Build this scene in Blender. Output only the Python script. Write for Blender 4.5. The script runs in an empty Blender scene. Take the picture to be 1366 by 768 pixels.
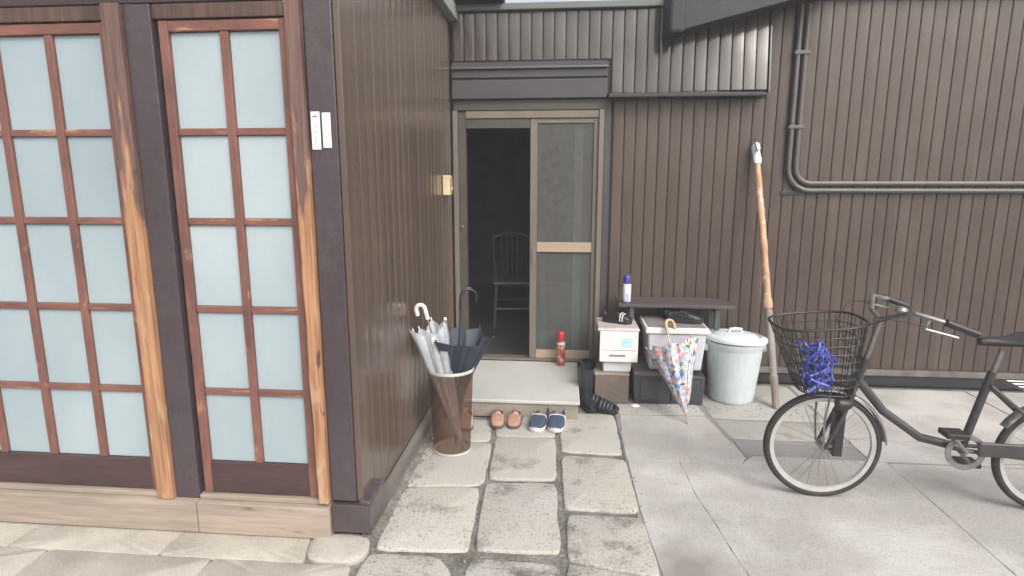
import bpy, bmesh, math, random
from mathutils import Vector, Matrix, Quaternion, noise
R = math.radians
random.seed(7)
sc = bpy.context.scene
C = sc.collection

# ------------------------------------------------------------------ camera
cam = bpy.data.cameras.new('camera')
cam.sensor_width = 36.0
cam.lens = 36.0 * 783.0 / 1366.0
cam.clip_start = 0.05
cam.clip_end = 600
camo = bpy.data.objects.new('camera', cam)
C.objects.link(camo)
camo.location = (0, 0, 1.5)
camo.rotation_euler = (R(90 - 10.4), 0, R(5.1))
sc.camera = camo

# ------------------------------------------------------------------ sky, sun, exposure
SUN_EL, SUN_AZ = 42, 145          # azimuth clockwise from +Y: behind the viewer, to the right
w = bpy.data.worlds.new('World')
sc.world = w
w.use_nodes = True
nt = w.node_tree
nt.nodes.clear()
sky = nt.nodes.new('ShaderNodeTexSky')
sky.sky_type = 'NISHITA'
sky.sun_disc = False
sky.sun_elevation = R(SUN_EL)
sky.sun_rotation = R(SUN_AZ)
sky.air_density = 1.4
sky.dust_density = 6.0
sky.ozone_density = 1.0
hsv = nt.nodes.new('ShaderNodeHueSaturation')
hsv.inputs['Saturation'].default_value = 0.42
bg = nt.nodes.new('ShaderNodeBackground')
bg.inputs['Strength'].default_value = 0.15
wo = nt.nodes.new('ShaderNodeOutputWorld')
nt.links.new(sky.outputs[0], hsv.inputs['Color'])
nt.links.new(hsv.outputs[0], bg.inputs['Color'])
nt.links.new(bg.outputs[0], wo.inputs['Surface'])
sun = bpy.data.lights.new('sun', 'SUN')
sun.energy = 1.2
sun.angle = R(42)
sun.color = (1.0, 0.96, 0.9)
suno = bpy.data.objects.new('sun', sun)
C.objects.link(suno)
sd = Vector((math.sin(R(SUN_AZ)) * math.cos(R(SUN_EL)), math.cos(R(SUN_AZ)) * math.cos(R(SUN_EL)), math.sin(R(SUN_EL))))
suno.rotation_euler = sd.to_track_quat('Z', 'Y').to_euler()
sc.view_settings.view_transform = 'Standard'
sc.view_settings.look = 'None'
sc.view_settings.gamma = 1
sc.view_settings.exposure = 0.6
sc.view_settings.use_curve_mapping = False

# ------------------------------------------------------------------ materials
def s2l(r, g, b, k=1.0):
    def f(c):
        c /= 255.0
        return (c / 12.92 if c <= 0.04045 else ((c + 0.055) / 1.055) ** 2.4) * k
    return (f(r), f(g), f(b))

def base_nodes(name):
    m = bpy.data.materials.new(name)
    m.use_nodes = True
    t = m.node_tree
    b = t.nodes['Principled BSDF']
    return m, t, b

def pos_noise(t, scale, stretch=(1, 1, 1), detail=4, rough=0.55):
    g = t.nodes.new('ShaderNodeNewGeometry')
    mp = t.nodes.new('ShaderNodeVectorMath')
    mp.operation = 'MULTIPLY'
    mp.inputs[1].default_value = tuple(scale * s for s in stretch)
    n = t.nodes.new('ShaderNodeTexNoise')
    n.inputs['Scale'].default_value = 1.0
    n.inputs['Detail'].default_value = detail
    n.inputs['Roughness'].default_value = rough
    t.links.new(g.outputs['Position'], mp.inputs[0])
    t.links.new(mp.outputs[0], n.inputs['Vector'])
    return n

def ramp(t, src, lo, hi):
    r = t.nodes.new('ShaderNodeMapRange')
    r.inputs['From Min'].default_value = lo
    r.inputs['From Max'].default_value = hi
    r.clamp = True
    t.links.new(src, r.inputs['Value'])
    return r.outputs[0]

def mix(t, fac, a, b, mode='MIX'):
    x = t.nodes.new('ShaderNodeMix')
    x.data_type = 'RGBA'
    x.blend_type = mode
    for sock, val in ((0, fac), (6, a), (7, b)):
        if hasattr(val, 'is_output'):
            t.links.new(val, x.inputs[sock])
        elif sock == 0:
            x.inputs[0].default_value = val
        else:
            x.inputs[sock].default_value = (*val, 1)
    return x.outputs[2]

def mat(name, col, rough=0.6, col2=None, scale=6, stretch=(1, 1, 1), lo=0.35, hi=0.65, fine=0.0, fscale=120, fstretch=(1, 1, 1),
        bump=0.0, bscale=80, bstretch=(1, 1, 1), bdist=0.002, spec=0.5, metal=0.0, rand=0.0, wear=None, wlo=0.6, whi=0.7, wscale=14,
        wstretch=(1, 1, 1), coat=0.0, rvar=0.0, bdetail=4):
    m, t, b = base_nodes(name)
    b.inputs['Roughness'].default_value = rough
    b.inputs['Specular IOR Level'].default_value = spec
    b.inputs['Metallic'].default_value = metal
    b.inputs['Coat Weight'].default_value = coat
    if col2 is None:
        col2 = tuple(c * 0.8 for c in col)
    n = pos_noise(t, scale, stretch)
    c = mix(t, ramp(t, n.outputs['Fac'], lo, hi), col, col2)
    if fine:
        f = pos_noise(t, fscale, fstretch, 2, 0.6)
        g = ramp(t, f.outputs['Fac'], 0.3, 0.7)
        c = mix(t, g, mix(t, 1.0, c, (1 - fine,) * 3, 'MULTIPLY'), mix(t, 1.0, c, (1 + fine,) * 3, 'MULTIPLY'))
    if wear is not None:
        wn = pos_noise(t, wscale, wstretch, 5, 0.65)
        c = mix(t, ramp(t, wn.outputs['Fac'], wlo, whi), c, wear)
    if rand:
        oi = t.nodes.new('ShaderNodeObjectInfo')
        mr = t.nodes.new('ShaderNodeMapRange')
        mr.inputs['To Min'].default_value = 1 - rand
        mr.inputs['To Max'].default_value = 1 + rand
        t.links.new(oi.outputs['Random'], mr.inputs['Value'])
        c = mix(t, 1.0, c, mr.outputs[0], 'MULTIPLY')
    t.links.new(c, b.inputs['Base Color'])
    if rvar:
        rn = pos_noise(t, 5, (1, 1, 1), 4)
        rr = t.nodes.new('ShaderNodeMapRange')
        rr.inputs['From Min'].default_value = 0.3
        rr.inputs['From Max'].default_value = 0.7
        rr.inputs['To Min'].default_value = max(0.02, rough - rvar)
        rr.inputs['To Max'].default_value = rough + rvar
        t.links.new(rn.outputs['Fac'], rr.inputs['Value'])
        t.links.new(rr.outputs[0], b.inputs['Roughness'])
    if bump:
        bn = pos_noise(t, bscale, bstretch, bdetail)
        bp = t.nodes.new('ShaderNodeBump')
        bp.inputs['Strength'].default_value = bump
        bp.inputs['Distance'].default_value = bdist
        t.links.new(bn.outputs['Fac'], bp.inputs['Height'])
        t.links.new(bp.outputs[0], b.inputs['Normal'])
    return m

def glass_mat(name, tint, opaque, body, rough=0.1):
    m, t, b = base_nodes(name)
    b.inputs['Base Color'].default_value = (*body, 1)
    b.inputs['Roughness'].default_value = rough
    tr = t.nodes.new('ShaderNodeBsdfTransparent')
    tr.inputs['Color'].default_value = (*tint, 1)
    mx = t.nodes.new('ShaderNodeMixShader')
    n = pos_noise(t, 22, (1, 1, 1), 4)
    r = t.nodes.new('ShaderNodeMapRange')
    r.inputs['From Min'].default_value = 0.3
    r.inputs['From Max'].default_value = 0.7
    r.inputs['To Min'].default_value = opaque * 0.8
    r.inputs['To Max'].default_value = min(1, opaque * 1.2)
    t.links.new(n.outputs['Fac'], r.inputs['Value'])
    t.links.new(r.outputs[0], mx.inputs[0])
    t.links.new(tr.outputs[0], mx.inputs[1])
    t.links.new(b.outputs[0], mx.inputs[2])
    t.links.new(mx.outputs[0], t.nodes['Material Output'].inputs['Surface'])
    return m

def stone_mat(name, col, stain, speck=0.5, stain_lo=0.56, stain_hi=0.72):
    m, t, b = base_nodes(name)
    b.inputs['Roughness'].default_value = 0.85
    b.inputs['Specular IOR Level'].default_value = 0.25
    a = pos_noise(t, 2.2, detail=5)
    warm = (col[0] * 1.02, col[1] * 0.985, col[2] * 0.91)
    c = mix(t, ramp(t, a.outputs['Fac'], 0.35, 0.65), col, warm)
    s1 = pos_noise(t, 95, detail=3, rough=0.7)
    c = mix(t, ramp(t, s1.outputs['Fac'], 0.52, 0.68), c, tuple(x * (1 - speck) for x in col))
    s2 = pos_noise(t, 170, detail=2, rough=0.7)
    c = mix(t, ramp(t, s2.outputs['Fac'], 0.58, 0.72), c, tuple(min(0.8, x * 1.3) for x in col))
    st = pos_noise(t, 4.6, detail=6, rough=0.6)
    st2 = pos_noise(t, 60, detail=3, rough=0.7)
    ad = t.nodes.new('ShaderNodeMath')
    ad.operation = 'MULTIPLY_ADD'
    ad.inputs[1].default_value = 0.35
    t.links.new(st2.outputs['Fac'], ad.inputs[0])
    sb = t.nodes.new('ShaderNodeMath')
    sb.operation = 'SUBTRACT'
    sb.inputs[1].default_value = 0.175
    t.links.new(st.outputs['Fac'], sb.inputs[0])
    t.links.new(sb.outputs[0], ad.inputs[2])
    f = ramp(t, ad.outputs[0], stain_lo, stain_hi)
    c = mix(t, f, c, stain)
    oi = t.nodes.new('ShaderNodeObjectInfo')
    mr = t.nodes.new('ShaderNodeMapRange')
    mr.inputs['To Min'].default_value = 0.88
    mr.inputs['To Max'].default_value = 1.08
    t.links.new(oi.outputs['Random'], mr.inputs['Value'])
    c = mix(t, 1.0, c, mr.outputs[0], 'MULTIPLY')
    t.links.new(c, b.inputs['Base Color'])
    bn = pos_noise(t, 70, detail=6, rough=0.65)
    bp = t.nodes.new('ShaderNodeBump')
    bp.inputs['Strength'].default_value = 0.55
    bp.inputs['Distance'].default_value = 0.004
    t.links.new(bn.outputs['Fac'], bp.inputs['Height'])
    t.links.new(bp.outputs[0], b.inputs['Normal'])
    return m

def floral_mat(name):
    m, t, b = base_nodes(name)
    b.inputs['Roughness'].default_value = 0.55
    tc = t.nodes.new('ShaderNodeTexCoord')
    nz = t.nodes.new('ShaderNodeTexNoise')
    nz.inputs['Scale'].default_value = 30
    av = t.nodes.new('ShaderNodeVectorMath')
    av.operation = 'MULTIPLY_ADD'
    av.inputs[1].default_value = (0.03,) * 3
    t.links.new(tc.outputs['Object'], nz.inputs['Vector'])
    t.links.new(nz.outputs['Color'], av.inputs[0])
    t.links.new(tc.outputs['Object'], av.inputs[2])
    v = t.nodes.new('ShaderNodeTexVoronoi')
    v.inputs['Scale'].default_value = 52
    t.links.new(av.outputs[0], v.inputs['Vector'])
    sp = t.nodes.new('ShaderNodeSeparateColor')
    t.links.new(v.outputs['Color'], sp.inputs[0])
    cr = t.nodes.new('ShaderNodeValToRGB')
    cr.color_ramp.interpolation = 'CONSTANT'
    cols = [(0.0, (.62, .62, .66)), (.13, (.60, .30, .34)), (.30, (.14, .24, .46)), (.42, (.62, .58, .56)), (.50, (.30, .48, .60)),
            (.64, (.70, .36, .34)), (.74, (.05, .09, .25)), (.82, (.65, .52, .22)), (.88, (.66, .66, .7))]
    e = cr.color_ramp.elements
    e[0].position, e[0].color = cols[0][0], (*cols[0][1], 1)
    e[1].position, e[1].color = cols[1][0], (*cols[1][1], 1)
    for p, c_ in cols[2:]:
        x = e.new(p)
        x.color = (*c_, 1)
    t.links.new(sp.outputs[0], cr.inputs[0])
    d = ramp(t, v.outputs['Distance'], 0.62, 0.85)
    c = mix(t, d, cr.outputs[0], (.52, .55, .62))
    c2 = mix(t, ramp(t, v.outputs['Distance'], 0.10, 0.16), (.6, .5, .25), c)
    t.links.new(c2, b.inputs['Base Color'])
    return m

M = {}
M['siding'] = mat('brown_painted_siding', (.075, .053, .043), 0.36, (.063, .045, .037), 3, (1, 1, .4), rand=.09, wear=(.096, .078, .067), wlo=.52, whi=.82, wscale=11, wstretch=(1, 1, .10), fine=.07, fscale=60, fstretch=(1, 1, .05),
                  bump=.35, bscale=5, bstretch=(1, 1, .6), bdist=.012, rvar=.08, bdetail=1)
M['siding_side'] = mat('olive_brown_glossy_siding', (.110, .080, .062), 0.22, (.096, .070, .055), 2.5, (1, 1, .3), rand=.035, wear=(.108, .080, .063), wlo=.5, whi=.9, wscale=14, wstretch=(1, 1, .07), fine=.02, fscale=60,
                       fstretch=(1, 1, .05), bump=.25, bscale=3.5, bstretch=(1, 1, .5), bdist=.008, rvar=.05, spec=.6, bdetail=1)
M['siding_upper'] = mat('grey_brown_glossy_siding', (.062, .050, .047), 0.20, (.052, .042, .040), 3, (1, 1, .4), metal=.1, coat=.5, rand=.08, fine=.06, fscale=60,
                        fstretch=(1, 1, .05), bump=.45, bscale=4.5, bstretch=(1, 1, .8), bdist=.03, spec=.8, bdetail=0)
M['backing'] = mat('dark_joint_backing', (.032, .026, .023), .8)
M['trim'] = mat('grey_brown_painted_timber', (.058, .054, .059), .42, (.048, .045, .05), 5, (.4, 1, 1), fine=.08, fscale=50, fstretch=(.1, 1, 1), bump=.2, bscale=30, bstretch=(.1, 1, 1))
M['flash'] = mat('black_metal_flashing', (.028, .027, .030), .4, bump=.2, bscale=20)
M['plate'] = mat('weathered_grey_plate', (.14, .15, .155), .55, (.10, .105, .11), 6, (.3, 1, 1))
M['post'] = mat('purple_brown_painted_post', (.064, .049, .055), .30, (.053, .041, .047), 4, (1, 1, .5), coat=.3, bump=.7, bscale=14, bstretch=(1, 1, .8), bdist=.006,
                fine=.06, fscale=200, wear=(.078, .065, .072), wlo=.55, whi=.85, wscale=9, rvar=.08)
M['ledge'] = mat('weathered_grey_ledge', (.16, .145, .13), .8, (.09, .08, .075), 9, (1, .3, 1), fine=.2, fscale=140, bump=.4)
M['redwood'] = mat('red_brown_stained_lattice', (.195, .085, .066), .5, (.125, .057, .048), 9, (1, 1, .5), fine=.15, fscale=90, fstretch=(1, 1, .15), bump=.3,
                   bscale=60, bstretch=(1, 1, .1), wear=(.34, .17, .09), wlo=.62, whi=.70, wscale=12, wstretch=(1, 1, .5))
M['redwood_h'] = mat('red_brown_stained_rail', (.21, .088, .066), .5, (.13, .058, .048), 9, (.4, 1, 1), fine=.15, fscale=90, fstretch=(.15, 1, 1), bump=.3,
                     bscale=60, bstretch=(.1, 1, 1), wear=(.36, .20, .11), wlo=.58, whi=.66, wscale=12, wstretch=(.4, 1, 3))
M['darkrail'] = mat('dark_stained_bottom_rail', (.070, .036, .036), .5, (.045, .026, .028), 8, (.3, 1, 1), fine=.15, fscale=90, fstretch=(.1, 1, 1), bump=.3, bscale=60, bstretch=(.1, 1, 1))
M['jamb'] = mat('peeling_weathered_jamb', (.40, .19, .075), .65, (.16, .070, .042), 7, (1.6, 1, .35), .40, .58, fine=.25, fscale=70, fstretch=(1, 1, .06), bump=.6,
                bscale=70, bstretch=(1, 1, .08), bdist=.004, wear=(.05, .03, .028), wlo=.60, whi=.70, wscale=9, wstretch=(2.5, 1, .5))
M['jamb_dark'] = mat('dark_weathered_jamb', (.10, .058, .045), .65, (.055, .034, .030), 7, (1.6, 1, .35), fine=.25, fscale=70, fstretch=(1, 1, .06), bump=.6,
                     bscale=70, bstretch=(1, 1, .08), bdist=.004, wear=(.24, .12, .06), wlo=.64, whi=.72, wscale=9, wstretch=(2.5, 1, .5))
M['sill'] = mat('bare_weathered_sill', (.34, .28, .23), .75, (.26, .215, .18), 5, (.3, 1, 1.5), fine=.16, fscale=80, fstretch=(.06, 1, 1), bump=.5, bscale=70,
                bstretch=(.06, 1, 1), wear=(.14, .10, .08), wlo=.66, whi=.74, wscale=8, wstretch=(.35, 1, 3))
M['frost'] = mat('pale_frosted_pane', (.365, .435, .465), .28, (.275, .345, .385), 1.6, (1, 1, .7), .30, .70, fine=.02, fscale=60, spec=.5, bump=.15, bscale=5, bdist=.003, bdetail=1, rand=.05)
M['alu'] = mat('bronze_aluminium_frame', (.195, .168, .140), .40, (.165, .142, .12), 6, (1, 1, .2), metal=.25, rvar=.06)
M['alu_dark'] = mat('dark_bronze_frame', (.085, .075, .066), .45, metal=.2)
M['alu_gold'] = mat('pale_bronze_rail', (.40, .31, .23), .42, (.36, .275, .205), 6, (.2, 1, 1), metal=.2)
M['figglass'] = glass_mat('rough_figured_glass', (.75, .77, .77), .42, (.145, .150, .148), .16)
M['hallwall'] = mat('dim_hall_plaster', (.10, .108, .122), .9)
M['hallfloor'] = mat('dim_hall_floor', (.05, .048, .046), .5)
M['halltrim'] = mat('reddish_hall_panel', (.34, .215, .18), .6)
M['hallgrey'] = mat('pale_hall_post', (.50, .51, .52), .6)
M['chairwood'] = mat('grey_varnished_chair', (.09, .092, .10), .4)
M['beige'] = mat('beige_plastic', (.60, .50, .33), .45)
M['beige2'] = mat('brown_beige_plastic', (.34, .27, .18), .45)
M['paper'] = mat('white_plate', (.80, .79, .79), .5, (.76, .75, .75))
M['ink'] = mat('faded_ink', (.20, .20, .21), .7)
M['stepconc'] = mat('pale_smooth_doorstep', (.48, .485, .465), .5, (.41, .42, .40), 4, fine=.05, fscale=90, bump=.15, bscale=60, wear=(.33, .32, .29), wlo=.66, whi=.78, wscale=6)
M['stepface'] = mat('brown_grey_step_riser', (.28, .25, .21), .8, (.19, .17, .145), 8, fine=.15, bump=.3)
M['granite'] = stone_mat('granite_paving', (.43, .42, .40), (.16, .15, .135))
M['granite_b'] = stone_mat('stained_granite_paving', (.42, .41, .39), (.125, .12, .108), .55, .48, .66)
M['granite_c'] = stone_mat('grey_granite_paving', (.37, .365, .35), (.17, .165, .15), .3)
def conc_mat(name):
    m, t, b = base_nodes(name)
    b.inputs['Roughness'].default_value = .85
    b.inputs['Specular IOR Level'].default_value = .25
    n1 = pos_noise(t, 1.7, detail=5)
    c = mix(t, ramp(t, n1.outputs['Fac'], .40, .58), (.49, .48, .465), (.355, .345, .33))
    n2 = pos_noise(t, 2.6, (1, 1.6, 1), 4)
    c = mix(t, ramp(t, n2.outputs['Fac'], .50, .72), c, (.39, .355, .33))
    n3 = pos_noise(t, 85, detail=4, rough=.75)
    c = mix(t, ramp(t, n3.outputs['Fac'], .48, .68), c, mix(t, 1.0, c, (.70, .70, .70), 'MULTIPLY'))
    n7 = pos_noise(t, 28, detail=4, rough=.7)
    c = mix(t, ramp(t, n7.outputs['Fac'], .60, .74), c, mix(t, 1.0, c, (.72, .71, .69), 'MULTIPLY'))
    n4 = pos_noise(t, 9, detail=6, rough=.7)
    c = mix(t, ramp(t, n4.outputs['Fac'], .60, .75), c, (.47, .46, .445))
    # darker grey-brown patch with a ragged edge beside the path
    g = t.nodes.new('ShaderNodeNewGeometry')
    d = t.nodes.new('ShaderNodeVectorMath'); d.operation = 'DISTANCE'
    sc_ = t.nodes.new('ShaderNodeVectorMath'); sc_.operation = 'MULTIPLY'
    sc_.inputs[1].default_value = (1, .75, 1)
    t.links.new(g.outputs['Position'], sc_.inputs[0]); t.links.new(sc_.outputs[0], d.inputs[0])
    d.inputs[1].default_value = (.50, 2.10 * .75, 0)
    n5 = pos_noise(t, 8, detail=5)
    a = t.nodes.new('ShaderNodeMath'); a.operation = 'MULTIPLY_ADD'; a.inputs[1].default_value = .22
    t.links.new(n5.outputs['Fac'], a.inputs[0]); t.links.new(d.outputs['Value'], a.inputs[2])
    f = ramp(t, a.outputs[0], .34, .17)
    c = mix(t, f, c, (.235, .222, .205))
    t.links.new(c, b.inputs['Base Color'])
    bn = pos_noise(t, 50, detail=6, rough=.7)
    bp = t.nodes.new('ShaderNodeBump'); bp.inputs['Strength'].default_value = .45; bp.inputs['Distance'].default_value = .004
    t.links.new(bn.outputs['Fac'], bp.inputs['Height']); t.links.new(bp.outputs[0], b.inputs['Normal'])
    return m
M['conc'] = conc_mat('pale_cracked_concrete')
M['conc_d'] = mat('grey_concrete_patch', (.26, .255, .25), .85, (.215, .21, .205), 3, fine=.08, fscale=110, bump=.35, bscale=50, spec=.25)
M['cream'] = mat('cream_foundation_stone', (.43, .40, .35), .85, (.34, .315, .275), 5, fine=.12, fscale=100, bump=.5, bscale=40, bdist=.004, spec=.25, wear=(.27, .24, .20), wlo=.64, whi=.76, wscale=8)
M['ground'] = mat('dirty_cement_joint', (.22, .21, .195), .95, (.15, .142, .13), 7, fine=.25, fscale=90, bump=.6, bscale=60, bdist=.005, spec=.2)
M['mound'] = mat('damp_grey_dirt', (.21, .20, .185), .95, (.12, .113, .10), 9, fine=.35, fscale=70, bump=.8, bscale=70, bdist=.006, spec=.2)
M['white'] = mat('white_storage_plastic', (.72, .72, .71), .38, (.66, .655, .64), 5, wear=(.52, .50, .46), wlo=.60, whi=.82, wscale=16)
M['white2'] = mat('bluish_white_plastic', (.60, .61, .65), .38, (.55, .56, .60), 5, wear=(.42, .41, .41), wlo=.58, whi=.8, wscale=14)
M['pinkgrey'] = mat('pinkish_lid_plastic', (.50, .44, .44), .5)
M['slot'] = mat('grey_recess', (.22, .21, .20), .6)
M['sticker'] = mat('light_blue_sticker', (.28, .55, .66), .5, (.45, .65, .68), 60)
M['block'] = mat('brown_concrete_block', (.165, .125, .110), .9, (.125, .098, .088), 7, fine=.15, bump=.5)
M['blocktop'] = mat('pale_block_top', (.30, .26, .22), .9, fine=.15, bump=.4)
M['crate'] = mat('dark_grey_plastic_crate', (.052, .056, .064), .42, (.04, .043, .05), 5, fine=.08)
M['board'] = mat('grey_old_board', (.15, .135, .125), .8, (.085, .075, .07), 8, (.3, 1, 1), fine=.2, fscale=70, fstretch=(.1, 1, 1), bump=.4)
M['bench'] = mat('dark_brown_bench_board', (.075, .062, .062), .5, (.055, .046, .048), 6, (.3, 1, 1), fine=.15, fscale=70, fstretch=(.1, 1, 1), bump=.3)
M['benchleg'] = mat('grey_steel_bench_leg', (.075, .085, .09), .5)
M['can'] = mat('pale_blue_bin_plastic', (.55, .605, .62), .46, (.49, .55, .57), 4, fine=.05, fscale=40, fstretch=(1, 1, .2), wear=(.36, .38, .37), wlo=.60, whi=.8, wscale=7, bump=.1, bscale=20)
M['can_lid'] = mat('pale_blue_lid_plastic', (.58, .63, .64), .45, (.52, .57, .58), 5, wear=(.42, .36, .31), wlo=.68, whi=.78, wscale=9)
M['black'] = mat('black_rubber', (.018, .019, .021), .42)
M['black_l'] = mat('black_leather', (.016, .016, .018), .35)
M['stripe'] = mat('white_stripe', (.62, .62, .62), .5)
M['tan'] = mat('tan_leather', (.36, .215, .155), .6, (.30, .175, .125), 30)
M['tansole'] = mat('dark_brown_sole', (.10, .07, .058), .7)
M['tanlin'] = mat('pale_tan_lining', (.46, .34, .27), .8)
M['navy'] = mat('navy_knit', (.042, .062, .105), .8, (.032, .048, .082), 40, fine=.2, fscale=400, bump=.3, bscale=400)
M['navysole'] = mat('white_rubber_sole', (.62, .63, .64), .6)
M['lilac'] = mat('lilac_grey_lining', (.30, .28, .32), .85)
M['boot'] = mat('black_rubber_boot', (.022, .026, .032), .3, (.016, .018, .022), 10)
M['clog'] = mat('dark_slate_clog', (.030, .034, .042), .45, (.022, .025, .032), 20)
M['red'] = mat('red_cap', (.45, .03, .045), .35)
M['redcan'] = mat('red_brown_printed_can', (.33, .055, .045), .35, (.55, .38, .34), 34, (1, 1, .8), .5, .6, metal=.3)
M['bluecap'] = mat('blue_cap', (.05, .055, .30), .35)
M['whitecan'] = mat('white_printed_can', (.68, .68, .78), .35, (.30, .30, .62), 55, (1.4, 1.4, .25), .58, .62)
M['bamboo'] = mat('peeling_orange_bamboo', (.47, .29, .18), .55, (.38, .21, .125), 14, (1, 1, .4), fine=.15, fscale=70, fstretch=(1, 1, .2), wear=(.60, .50, .40), wlo=.54, whi=.64, wscale=20, bump=.4, bscale=50)
M['bamboo_g'] = mat('grey_weathered_bamboo', (.255, .225, .205), .65, (.19, .165, .15), 12, (1, 1, .3), fine=.15, fscale=70, fstretch=(1, 1, .1), bump=.3)
M['cloth'] = mat('white_cloth', (.74, .76, .78), .8)
M['pipe'] = mat('grey_brown_conduit', (.115, .10, .094), .4, (.09, .08, .076), 8)
M['tyre'] = mat('black_tyre', (.022, .022, .022), .75, (.05, .047, .043), 12, lo=.5, hi=.75, fine=.2)
M['rim'] = mat('worn_pale_aluminium_rim', (.52, .51, .50), .42, (.44, .43, .42), 20, metal=.45)
M['chrome'] = mat('dull_chrome', (.30, .30, .31), .42, (.22, .21, .20), 30, metal=.75, wear=(.16, .09, .055), wlo=.62, whi=.72, wscale=40)
M['wire'] = mat('black_coated_wire', (.022, .021, .020), .45)
M['bikeframe'] = mat('dark_graphite_paint', (.032, .032, .036), .36, (.045, .043, .042), 20, coat=.2, wear=(.10, .075, .06), wlo=.66, whi=.74, wscale=45)
M['saddle'] = mat('black_vinyl_saddle', (.02, .02, .02), .45)
M['bluerope'] = mat('blue_plastic_cord', (.035, .055, .42), .4, (.16, .20, .55), 45, lo=.5, hi=.62)
M['standp'] = glass_mat('smoky_brown_clear_plastic', (.68, .56, .50), .30, (.14, .098, .08), .14)
M['standrim'] = mat('grey_white_rim', (.48, .47, .45), .4)
M['clear'] = glass_mat('clear_vinyl', (.94, .96, .99), .44, (.70, .74, .80), .12)
M['umbnavy'] = mat('navy_umbrella_cloth', (.022, .030, .050), .6, (.03, .04, .062), 12)
M['floral'] = floral_mat('floral_printed_cloth')
M['handlewood'] = mat('light_wood_handle', (.50, .33, .19), .4, (.42, .27, .15), 20)
M['handlewhite'] = mat('white_plastic_handle', (.74, .74, .76), .3)
M['handleblack'] = mat('black_plastic_handle', (.02, .022, .026), .2)
M['steel'] = mat('thin_steel_shaft', (.40, .40, .41), .3, metal=.8)
M['pebble'] = mat('mixed_grit', (.30, .28, .25), .9, (.14, .13, .12), 40)
M['eave'] = mat('dark_slate_eave_timber', (.022, .024, .028), .6, (.017, .018, .021), 6)
M['wingfascia'] = mat('pale_grey_fascia', (.30, .31, .31), .5)
M['roofmetal'] = mat('grey_roof_metal', (.14, .14, .15), .5)
M['header_brown'] = mat('dark_header_timber', (.050, .036, .034), .6, (.038, .028, .028), 6, (.3, 1, 1), fine=.1, fscale=60, fstretch=(.1, 1, 1))  # dark brown timber of the door header

def jamb_mat(name):
    m, t, b = base_nodes(name)
    b.inputs['Roughness'].default_value = .65
    gr = pos_noise(t, 60, (1.3, 1, .06), 4)
    bare = mix(t, ramp(t, gr.outputs['Fac'], .35, .65), (.43, .235, .125), (.25, .12, .062))
    pale = pos_noise(t, 10, (2, 1, .5), 4)
    bare = mix(t, ramp(t, pale.outputs['Fac'], .55, .7), bare, (.44, .31, .20))
    dark = mix(t, ramp(t, gr.outputs['Fac'], .35, .65), (.17, .10, .085), (.09, .052, .045))
    g = t.nodes.new('ShaderNodeNewGeometry')
    sx = t.nodes.new('ShaderNodeSeparateXYZ')
    t.links.new(g.outputs['Position'], sx.inputs[0])
    big = pos_noise(t, 6, (3.5, 1, .5), 5)
    ma = t.nodes.new('ShaderNodeMath'); ma.operation = 'MULTIPLY_ADD'
    ma.inputs[1].default_value = 2.2
    t.links.new(big.outputs['Fac'], ma.inputs[0]); t.links.new(sx.outputs['Z'], ma.inputs[2])
    c = mix(t, ramp(t, ma.outputs[0], 2.50, 2.72), bare, dark)
    wn = pos_noise(t, 16, (1.5, 1, .35), 5, .65)
    c = mix(t, ramp(t, wn.outputs['Fac'], .63, .70), c, (.06, .036, .032))
    t.links.new(c, b.inputs['Base Color'])
    bp = t.nodes.new('ShaderNodeBump'); bp.inputs['Strength'].default_value = .7; bp.inputs['Distance'].default_value = .004
    t.links.new(gr.outputs['Fac'], bp.inputs['Height']); t.links.new(bp.outputs[0], b.inputs['Normal'])
    return m
M['jamb'] = jamb_mat('peeling_weathered_jamb')

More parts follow.
